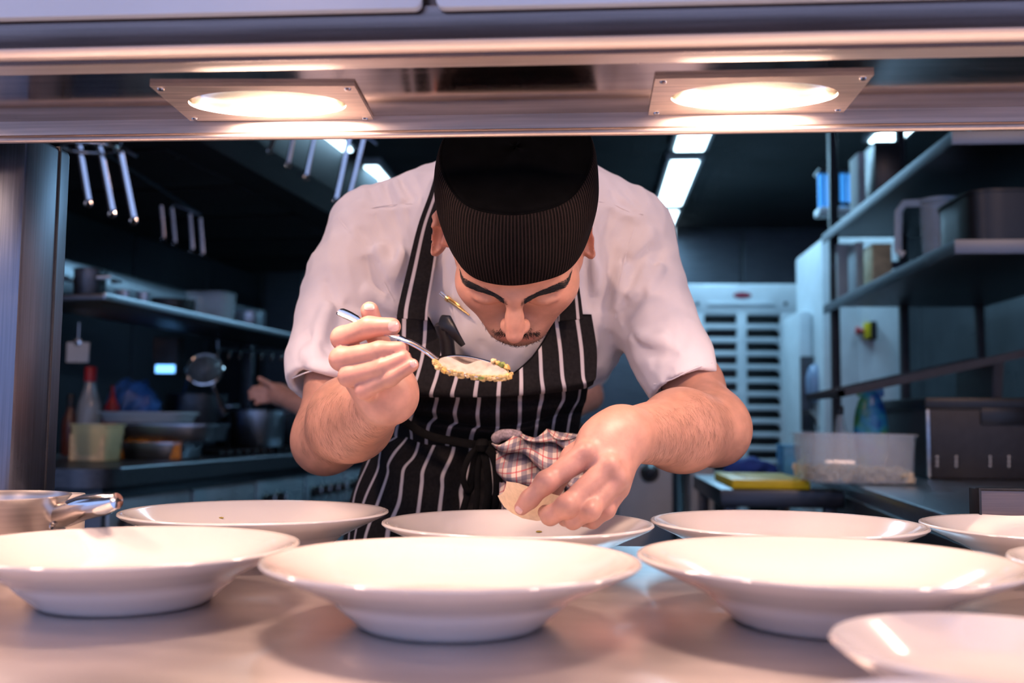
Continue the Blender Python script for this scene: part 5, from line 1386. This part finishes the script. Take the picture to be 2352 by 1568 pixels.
def slab(a, b, w_, th, nm, mat):
    a, b = Vector(a), Vector(b); d = (b - a).normalized(); s_ = Vector((0, 1, 0)); n = d.cross(s_).normalized(); s_ = n.cross(d)
    v = [p + s_ * sy * w_ / 2 + n * sn * th / 2 for p in (a, b) for sy in (-1, 1) for sn in (-1, 1)]
    return MB().add(v, [(0, 1, 3, 2), (4, 6, 7, 5), (0, 4, 5, 1), (2, 3, 7, 6), (0, 2, 6, 4), (1, 5, 7, 3)]).build(nm, mat, vm)
slab((l0.x, 3.05, l0.z), (P(2345, 812, 2.9).x, 3.05, P(2345, 812, 2.9).z), .38, .006, 'lid_pane', CLEAR)
for y in (2.86, 3.24): slab((l0.x, y, l0.z), (P(2345, 812, 2.9).x, y, P(2345, 812, 2.9).z), .02, .022, 'lid_frame', PL_DARK)
slab((l0.x, 3.05, l0.z), (l0.x + .02, 3.05, l0.z + .003), .40, .020, 'lid_frame', PL_DARK)
slab((P(2335, 815, 2.9).x, 3.2, vb.z), (P(2345, 812, 2.9).x, 3.2, P(2345, 812, 2.9).z), .3, .03, 'hinge_arm', PL_DARK)
# bottle and packet behind the clear box
bottle(1931, 932, 1060, 34, 3.05, glassy('clear_bottle', (.45, .55, .60), .15, .4), PL_BLACK, 'spray_bottle', 'slim clear bottle with a black cap behind the clear food box', .9005, None, .12)
pk = thing('food_packet', P(2000, 930, 2.98), 'blue and green food packet under the raised lid', 'packet')
a_, b_ = P(1965, 966, 3.0), P(2042, 895, 3.0)
pf_ = Field(); zc_ = (.9 + b_.z) / 2
pf_.add([el(((a_.x + b_.x) / 2, 3.02, zc_), ((b_.x - a_.x) * .52, .035, (b_.z - .9) * .52), .01)], .01, cuts=[(V3((0, 0, -1)), V3((0, 0, .9005)), .002)])
PKT, nt2, bs2 = new_mat('packet_print'); cr2, no2 = noise_mix(nt2, (.01, .06, .30), (.05, .22, .05), 16); cr2.color_ramp.elements.new(.5).color = (.02, .25, .45, 1); nt2.links.new(cr2.outputs[0], bs2.inputs['Base Color']); setp(bs2, Roughness=.3)
link('pouch', pf_.mesh('pouch', .008)[0], PKT, pk)
MB().span((a_.x + .01, 3.016, b_.z - .02), (b_.x - .01, 3.022, b_.z + .004), .001).build('crimp', PKT, pk)
# light blue thing on the table
lb = carton(1800, 1838, 1022, 1034, 3.1, zb_, plain('light_blue', (.08, .35, .62), .4), 'small light blue box behind the yellow board', 'blue_box')
# low trolley behind the chef's forearm
tr0, tr1 = P(1420, 1180, 3.6), P(1620, 1060, 3.6)
tl = thing('trolley', ((tr0.x + tr1.x) / 2, 3.8, 0), 'pale steel trolley with a black wheel knob behind the chef\'s forearm', 'trolley')
for x0, x1 in ((1420, 1545), (1585, 1640)):
    MB().span((P(x0, 1100, 3.6).x, 3.6, .12), (P(x1, 1100, 3.6).x, 4.1, P(1500, 1066, 3.6).z), .01).build('cabinet', PL_WHITE, tl)
MB().span((P(1420, 1100, 3.6).x, 3.62, P(1500, 1066, 3.6).z), (P(1640, 1100, 3.6).x, 4.1, P(1500, 1060, 3.6).z + .006), .004).build('top', STEEL_KIT, tl)
kc = P(1492, 1086, 3.6)
MB().lathe([(.001, .03), (.020, .028), (.028, .012), (.034, 0)], kc, 22, Matrix.Rotation(math.radians(90), 3, 'X')).build('knob', PL_BLACK, tl)
for px in (1440, 1620):
    for y in (3.65, 4.05): MB().lathe([(.05, -.014), (.056, -.009), (.056, .009), (.05, .014)], (P(px, 1100, 3.6).x, y, .056), 20, Matrix.Rotation(math.radians(90), 3, 'Y')).build('castor', PL_BLACK, tl)
# dark tall fridge row on the back wall at left of centre
fr = thing('steel_fridge', (P(720, 900, 6.6).x, 6.9, 0), 'tall steel fridge at the back beside the chef\'s shoulder', 'fridge')
xa_, xb_ = P(682, 900, 6.5).x, P(790, 900, 6.5).x
MB().span((xa_, 6.52, .1), (xb_, 7.3, 2.05), .01).build('cabinet', STEEL_KIT, fr)
for z0, z1_ in ((.15, 1.05), (1.08, 2.0)):
    d = MB().span((xa_ + .01, 6.49, z0), (xb_ - .01, 6.52, z1_), .008).build('door', STEEL_KIT, fr)
    MB().tube([(xb_ - .05, 6.49, z0 + .3), (xb_ - .05, 6.45, z0 + .32), (xb_ - .05, 6.45, z0 + .6), (xb_ - .05, 6.49, z0 + .62)], .009, 8).build('handle', STEEL_BR, d)
for x in (xa_ + .05, xb_ - .05):
    for y in (6.58, 7.24): MB().tube([(x, y, 0), (x, y, .1)], .02, 10).build('foot', PL_BLACK, fr)

# ================================================================== second cook behind the chef
ck = thing('person', (P(1170, 900, 2.75).x, 2.8, 0), 'second cook in pale whites, hidden behind the chef, reaching to the range', 'person')
CX = P(1168, 900, 2.75).x
cf = Field()
cf.add([el((CX, 2.80, 1.655), (.076, .095, .115), .02), el((CX, 2.72, 1.60), (.05, .03, .05), .02), el((CX, 2.695, 1.635), (.013, .022, .022), .01), rc((CX, 2.82, 1.57), (CX, 2.83, 1.45), .055, .06, .02)], .02)
cf.add([rc((CX, 2.83, 1.40), (CX, 2.83, 1.0), .10, .10, .03)], .02)
hnd = P(598, 893, 2.95); wr_ = P(640, 905, 2.92); elb = P(760, 960, 2.85)
cf.add([rc((CX - .19, 2.83, 1.40), elb, .045, .040, .02), rc(elb, wr_, .040, .028, .02)], .03)
cf.add([rc(wr_, wr_.lerp(hnd, .7), .030, .030, .02, ((0, 1, 0), .6))], .02)
for k, (dx, dz) in enumerate(((-.075, .018), (-.085, .004), (-.082, -.012), (-.066, -.028))):
    cf.add([rc(wr_ + Vector((-.03, 0, .018 - .012 * k)), wr_ + Vector((dx, -.01, dz)), .010, .008, .006)], .004)
cf.add([rc(wr_ + Vector((-.01, -.01, .02)), wr_ + Vector((-.05, -.03, .045)), .011, .009, .006)], .006)
wr2 = Vector((CX + .20, 2.62, 1.0))
cf.add([rc((CX + .19, 2.83, 1.40), (CX + .22, 2.80, 1.12), .045, .04, .02), rc((CX + .22, 2.80, 1.12), (CX + .12, 2.62, 1.04), .038, .028, .02)], .03)
for k in range(4): cf.add([rc((CX + .12, 2.62, 1.04 - .012 * k + .02), (CX + .05, 2.58, 1.03 - .014 * k + .02), .010, .008, .005)], .004)
cme, cvp = cf.mesh('body', .007, smooth=1)
ca = cme.color_attributes.new('tint', 'FLOAT_COLOR', 'POINT'); ca.data.foreach_set('color', np.tile(np.array([.52, .30, .23, 1], np.float32), len(cvp)))
link('body', cme, SKIN, ck)
js = Field()
js.add([el((CX, 2.83, 1.38), (.20, .115, .10), .05), rc((CX, 2.83, 1.34), (CX, 2.83, .92), .155, .15, .05, ((0, 1, 0), .75))], .03)
js.add([rc((CX - .19, 2.83, 1.40), (CX - .23, 2.85, 1.22), .07, .062, .03)], .03); js.add([rc((CX + .19, 2.83, 1.40), (CX + .22, 2.80, 1.20), .07, .062, .03)], .03)
link('jacket', js.mesh('jacket', .010)[0], PL_COOK if 'PL_COOK' in globals() else SHIRT, ck)
tj = Field()
for s_ in (-1, 1): tj.add([rc((CX + s_ * .09, 2.83, .92), (CX + s_ * .11, 2.83, .09), .10, .06, .03)], .03)
link('trousers', tj.mesh('trousers', .014)[0], TROUS, ck)
for s_ in (-1, 1):
    shf = Field(); shf.add([rc((CX + s_ * .11, 2.86, .045), (CX + s_ * .12, 2.66, .035), .045, .036, .02)], .02, cuts=[(V3((0, 0, -1)), V3((0, 0, 0)), .002)])
    link('shoe', shf.mesh('shoe', .010)[0], SHOE, ck)
hc = Field(); hc.add([el((CX, 2.815, 1.72), (.086, .102, .062), .02)], .02, cuts=[(V3((0, 0, -1)), V3((0, 0, 1.70)), .003)])
link('cap', hc.mesh('cap', .008)[0], CAPT, ck)

# pale emissive strip on the back wall beside the chef's shoulder
ws = thing('glow_strip', P(1541, 580, 7.4), 'narrow vertical wall light beside the chef\'s right-hand sleeve', 'light')
a_, b_ = P(1533, 645, 7.42), P(1550, 520, 7.42)
MB().span((a_.x, 7.405, a_.z), (b_.x, 7.436, b_.z), .006).build('diffuser', emit('wall_strip', (.65, .85, 1.0), 1.6), ws)
MB().span((a_.x - .01, 7.425, a_.z - .01), (b_.x + .01, 7.4375, b_.z + .01), .004).build('housing', FIT, ws)
# ================================================================== things held or worn: spoon, wafer, towel, pens
SPOONM = plain('spoon_steel', (.80, .76, .72), .14, 1.0, .05, 30)
sp = thing('spoon', P(1090, 850, .985), 'steel tasting spoon with creamy chopped food held in the chef\'s hand', 'spoon')
hl = [(778, 714, 1.013), (800, 724, 1.010), (840, 745, 1.004), (880, 762, .996), (912, 773, .986), (950, 790, .980), (980, 808, .976), (1004, 826, .974)]
hpts = catmull([P(*q) for q in hl], 40); mm = M2(P(900, 770, .99))
wd = np.interp(np.linspace(0, 1, 40), [0, .02, .12, .4, .75, 1], [.0042, .0062, .0064, .0045, .0030, .0028])
MB().tube([Vector(q) for q in hpts], [(float(a), .0012 + .0006 * (i > 25)) for i, a in enumerate(wd)], 12, flat=tuple(Vector((.25, -.75, .6)).normalized())).build('handle', SPOONM, sp, angle=60)
# bowl: an egg-shaped dish tilted towards the camera
b0, b1 = P(1000, 823, .974), P(1174, 858, .968)
cx = (b1 - b0); Ls = cx.length; cx.normalize(); up = Vector((.02, -.42, .90)); up = (up - cx * up.dot(cx)).normalized(); sy = up.cross(cx)
def bowl_pt(a, r, off=0.0):
    c_, s_ = math.cos(a), math.sin(a); wdt = .0225 * (1 - .16 * c_)
    x = Ls / 2 * (1 + c_ * r); y = wdt * s_ * r; dpt = .0115 * (1 - r * r)
    return b0 + cx * x + sy * y - up * (dpt - off)
def bowl_surface(off, rmax=1.0):
    v = []; f = []; n, K = 48, 12
    for k in range(K + 1):
        for i in range(n): v.append(bowl_pt(2 * math.pi * i / n, max(.002, rmax * k / K), off))
    for k in range(K):
        for i in range(n): f.append((k * n + i, k * n + (i + 1) % n, (k + 1) * n + (i + 1) % n, (k + 1) * n + i))
    return MB().add(v, f)
bw = bowl_surface(0).build('bowl', SPOONM, sp, angle=80); m_ = bw.modifiers.new('thickness', 'SOLIDIFY'); m_.thickness = .0013; m_.offset = 1
SAUCE, nt3, bs3 = new_mat('creamy_sauce'); cr3, no3 = noise_mix(nt3, (.44, .37, .30), (.56, .49, .41), 70); nt3.links.new(cr3.outputs[0], bs3.inputs['Base Color']); setp(bs3, Roughness=.18); bump(nt3, bs3, no3.outputs[0], .35, .002)
EGGY = plain('yellow_bits', (.62, .38, .10), .4, 0, .2, 120); PALEB = plain('pale_bits', (.62, .47, .24), .4, 0, .1, 120); PALEB2 = plain('chopped_bits', (.58, .40, .15), .4, 0, .35, 300); GREENB = plain('green_bits', (.20, .26, .05), .4, 0, .2, 120)
# smear of sauce left in the bowl
def smear():
    v = []; f = []; n, K = 56, 10; rr = [.55 + .35 * (math.sin(2.3 * q) * .4 + .3 * math.sin(5 * q + 1)) for q in np.linspace(0, 2 * math.pi, n, endpoint=False)]
    for k in range(K + 1):
        for i in range(n):
            a = 2 * math.pi * i / n; r = min(.92, abs(rr[i]) + .34) * k / K
            p = bowl_pt(a, max(r, .002), .0008 + .0018 * (1 - k / K) * (1 + .5 * math.sin(9 * a + k))); v.append(p)
    for k in range(K):
        for i in range(n): f.append((k * n + i, k * n + (i + 1) % n, (k + 1) * n + (i + 1) % n, (k + 1) * n + i))
    return MB().add(v, f)
smear().build('sauce_smear', SAUCE, sp, angle=80)
# pieces of food along the near rim
def bit(p, s_, mat, nm):
    bm = bmesh.new(); bmesh.ops.create_icosphere(bm, subdivisions=2, radius=1.0)
    q = [Vector([random.uniform(.75, 1.25) for _ in range(3)]) for _ in range(1)][0]
    Rr = Matrix.Rotation(random.uniform(0, 6), 3, 'Z') @ Matrix.Rotation(random.uniform(0, 6), 3, 'X')
    for v in bm.verts:
        k = 1 + .22 * math.sin(4 * v.co.x + 5 * v.co.y + s_ * 4000) + .12 * math.sin(9 * v.co.z)
        v.co = Rr @ Vector((v.co.x * q.x * 1.2, v.co.y * q.y, v.co.z * q.z * .8)) * s_ * k + p
    bm.verts.index_update(); mb = MB().add([v.co for v in bm.verts], [[v.index for v in f.verts] for f in bm.faces]); bm.free()
    return mb.build(nm, mat, sp, angle=80)
for k in range(9):
    a = -math.pi * (.06 + .86 * k / 8)
    p = bowl_pt(a, 1.0, -.001) - sy * random.uniform(.0, .002) - up * random.uniform(0, .003)
    bit(p, random.uniform(.0018, .0030), GREENB if k == 3 else [EGGY, PALEB, PALEB][k % 3], 'food_piece')
crust = MB()
for k in range(230):
    a = -math.pi * random.uniform(.0, .97); r = random.uniform(.92, 1.03)
    p = bowl_pt(a, min(r, 1.0), .0006) + (bowl_pt(a, 1.0) - bowl_pt(a, .9)) * max(0, r - 1) * 6 - up * (random.uniform(0, .0045) if r > .95 else -.0005)
    s_ = random.uniform(.0008, .0019); Rr = Matrix.Rotation(random.uniform(0, 6), 3, 'Z') @ Matrix.Rotation(random.uniform(0, 6), 3, 'X')
    crust.box(p, (s_ * 2.2, s_ * 1.6, s_ * 1.3), s_ * .4, Rr)
o = crust.build('chopped_food', PALEB2, sp); o['kind'] = 'stuff'
for a, mt in ((1.0, EGGY), (.9, GREENB), (.8, GREENB), (1.15, PALEB), (.62, EGGY)): bit(bowl_pt(a, 1.0, .001), .0032, mt, 'food_piece')

# wafer held over the plate
WAF = plain('cream_wafer', (.60, .45, .30), .62, 0, .07, 160, (1, 6, 1), .15)
out = [(1163, 1105), (1190, 1109), (1225, 1121), (1262, 1132), (1292, 1140), (1300, 1160), (1288, 1182), (1262, 1194), (1232, 1196), (1200, 1190), (1176, 1178), (1158, 1164), (1149, 1150), (1143, 1138), (1151, 1135), (1158, 1127), (1162, 1117)]
cpt_ = (1220, 1158); v = []; f = []; n = len(out); K = 5
for side in (0, 1):
    for k in range(K + 1):
        for x, y in out:
            xx, yy = cpt_[0] + (x - cpt_[0]) * max(k / K, .01), cpt_[1] + (y - cpt_[1]) * max(k / K, .01)
            v.append(P(xx, yy, 1.0445 + .00010 * (1196 - yy) - .000002 * (xx - 1220) ** 2 + side * .0016))
N_ = n * (K + 1)
for side in (0, 1):
    for k in range(K):
        for i in range(n):
            q = [side * N_ + k * n + i, side * N_ + k * n + (i + 1) % n, side * N_ + (k + 1) * n + (i + 1) % n, side * N_ + (k + 1) * n + i]; f.append(q if side else q[::-1])
for i in range(n): f.append((K * n + i, K * n + (i + 1) % n, N_ + K * n + (i + 1) % n, N_ + K * n + i))
wf = MB().add(v, f).build('wafer', WAF, None, angle=50); tag(wf, 'curved cream wafer with a bitten edge between the chef\'s finger and thumb', 'wafer')

# checked cloth tucked in the apron
def check_mat():
    m, nt, b = new_mat('checked_cloth'); uv = nt.nodes.new('ShaderNodeUVMap'); sx = nt.nodes.new('ShaderNodeSeparateXYZ'); nt.links.new(uv.outputs[0], sx.inputs[0])
    def band(axis, half, off, freq=1.0):
        a = nt.nodes.new('ShaderNodeMath'); a.operation = 'MULTIPLY_ADD'; a.inputs[1].default_value = freq; a.inputs[2].default_value = off + 50; nt.links.new(sx.outputs[axis], a.inputs[0])
        fr_ = nt.nodes.new('ShaderNodeMath'); fr_.operation = 'FRACT'; nt.links.new(a.outputs[0], fr_.inputs[0])
        l = nt.nodes.new('ShaderNodeMath'); l.operation = 'LESS_THAN'; l.inputs[1].default_value = half; nt.links.new(fr_.outputs[0], l.inputs[0]); return l.outputs[0]
    col = None
    def mixc(fac, prev, c):
        mx = nt.nodes.new('ShaderNodeMix'); mx.data_type = 'RGBA'
        mf = nt.nodes.new('ShaderNodeMath'); mf.operation = 'MULTIPLY'; mf.inputs[1].default_value = c[3]; nt.links.new(fac, mf.inputs[0]); nt.links.new(mf.outputs[0], mx.inputs['Factor'])
        if isinstance(prev, tuple): mx.inputs['A'].default_value = prev
        else: nt.links.new(prev, mx.inputs['A'])
        mx.inputs['B'].default_value = (*c[:3], 1); return mx.outputs['Result']
    c = (.60, .50, .44, 1)
    for ax in (0, 1): c = mixc(band(ax, .36, .0), c, (.085, .085, .15, .62))
    for ax in (0, 1): c = mixc(band(ax, .09, .36), c, (.40, .05, .07, .7))
    nt.links.new(c, b.inputs['Base Color']); weave(nt, b, 900, .3, .95); setp(b, Specular_IOR_Level=.1); return m
CHECK = check_mat()
def towel():
    L_ = [(1134, 1004), (1142, 1040), (1146, 1075), (1150, 1110), (1152, 1145), (1156, 1190)]
    R_2 = [(1300, 988), (1335, 1000), (1350, 1035), (1352, 1080), (1340, 1120), (1330, 1175)]
    rows_t = []
    for (xl, yl), (xr, yr) in zip(L_, R_2):
        row = []
        for k in range(8):
            s_ = k / 7; x = xl + (xr - xl) * s_; y = yl + (yr - yl) * s_ - 9 * math.sin(math.pi * s_)
            row.append(P(x, y, 1.335 - .020 * math.sin(math.pi * s_)))
        rows_t.append(row)
    def wob(B, u, tv):
        un = (u - u[0]) / (u[-1] - u[0]); U, Vv = np.meshgrid(un, tv / tv[-1])
        h = .0050 * np.sin(9 * (U * .8 - Vv * .9) + .6) + .0040 * np.sin(15 * (U * .5 - Vv * .55) + 1) + .003 * np.sin(7 * Vv + 9 * U)
        h = -np.abs(h) ** .8 * 1.6 + .004
        B = B.copy(); B[:, :, 1] += h; B[:, :, 2] += h * .3; return B
    us_t = np.linspace(0, 6.8, 8)
    o = patch('dish_cloth', rows_t, us_t, CHECK, None, .002, 90, 70, wob=wob)
    ul = o.data.uv_layers[0]; n_ = len(ul.data); a = np.empty(n_ * 2, np.float32); ul.data.foreach_get('uv', a); a = a.reshape(-1, 2); uu = a.copy()
    v_ = a[:, 1] * 1.45; uu[:, 0] = (a[:, 0] + .35 * v_ + .35 * np.sin(v_ * .9)); uu[:, 1] = (v_ - .40 * a[:, 0] + .3 * np.sin(a[:, 0])); ul.data.foreach_set('uv', (uu * 1.0).ravel())
    tag(o, 'checked dish cloth tucked into the chef\'s apron tie', 'cloth')
    # rolled edge at its top
    c = catmull([P(1134, 1012, 1.318), P(1150, 1000, 1.312), P(1175, 998, 1.310), P(1200, 1004, 1.314)], 20)
    me_ = MB().tube([Vector(q) for q in c], [.004, .0065] + [.0075] * 16 + [.006, .003], 10).build('rolled_edge', CHECK2, o)
CHECK2 = plain('cloth_hem', (.24, .20, .23), .95, 0, .35, 260)
towel()

# pens clipped at the neckline
GOLD = plain('gold_metal', (.80, .50, .18), .22, 1.0, .05, 40)
pn = thing('gold_pen', P(1045, 697, 1.27), 'slim gold clip-on pen at the shirt placket beside the chef\'s cheek', 'pen')
def onshirt(px, py, gap): 
    h = base_shirt.hit(px, py); return P(px, py, h.y - gap)
MB().tube([onshirt(1013, 673, .008), onshirt(1026, 684, .009)], [.0032, .0034], 10).build('cap', STEEL_BR, pn)
MB().tube([onshirt(1026, 684, .009), onshirt(1031, 688, .009)], [.0042, .0042], 10).build('band', GOLD, pn)
MB().tube([onshirt(1031, 688, .009), onshirt(1055, 706, .008), onshirt(1078, 724, .007)], [.0030, .0026, .0012], 10).build('barrel', GOLD, pn)
MB().tube([onshirt(1030, 683, .014), onshirt(1046, 694, .013), onshirt(1056, 703, .011)], .0012, 6).build('clip', GOLD, pn)
bp = thing('black_pen', P(1035, 765, 1.26), 'black pen with a broad clip tucked in the bib neckline', 'pen')
e1, e2, e3 = P(1012, 748, 1.262), P(1034, 750, 1.258), P(1063, 792, 1.255)
MB().tube([P(1030, 815, 1.285), P(1026, 780, 1.276), P(1016, 750, 1.268), P(1013, 742, 1.266)], [.0095, .0098, .0100, .0090], 16).build('barrel', PL_BLACK, bp)
MB().tube([P(1014, 741, 1.264), P(1028, 742, 1.254), P(1036, 754, 1.250), P(1050, 775, 1.250), P(1064, 793, 1.254)], [(.0105, .0045), (.0105, .0048), (.0085, .0036), (.0065, .0026), (.0040, .002)], 12, flat=(0, -1, 0)).build('clip', PL_BLACK, bp)
# crumb on the cap and specks of food on the plates
EGG2 = plain('crumb', (.75, .45, .12), .5)
HERB = plain('herb', (.40, .30, .06), .5)

def speck(px, py, Yz, s_, mat, name, label, cat):
    p = Yz
    bm = bmesh.new(); bmesh.ops.create_icosphere(bm, subdivisions=1, radius=1)
    v = [Vector((q.co.x * s_ * 2.2, q.co.y * s_, q.co.z * s_ * .7)) + p for q in bm.verts]; bm.verts.index_update()
    fc = [[q.index for q in w_.verts] for w_ in bm.faces]; bm.free()
    o = MB().add(v, fc).build(name, mat, None); tag(o, label, cat)

def surf(o, px, py):                   # first point of an object's mesh seen at that place
    from mathutils.bvhtree import BVHTree
    mw = wm(o); t_ = BVHTree.FromPolygons([mw @ v.co for v in o.data.vertices], [tuple(p.vertices) for p in o.data.polygons])
    return t_.ray_cast(CAM, ray(px, py).normalized())
for o_, px, py, s_, mt, nm, lab in ((CAP, 1252, 577, .0009, EGG2, 'crumb', 'tiny yellow crumb stuck on the band of the black cap'),
                                    (PLATES[4], 508, 1190, .0016, HERB, 'herb_scrap', 'scrap of herb on the left plate of the far row'), (PLATES[3], 1238, 1222, .0018, HERB, 'crumb', 'brown crumb on the plate under the chef\'s hands')):
    h_ = surf(o_, px, py)
    if h_[0] is not None: speck(px, py, h_[0] + h_[1] * (s_ * .5 if h_[1].dot(CAM - h_[0]) > 0 else -s_ * .5), s_, mt, nm, lab, 'crumb')
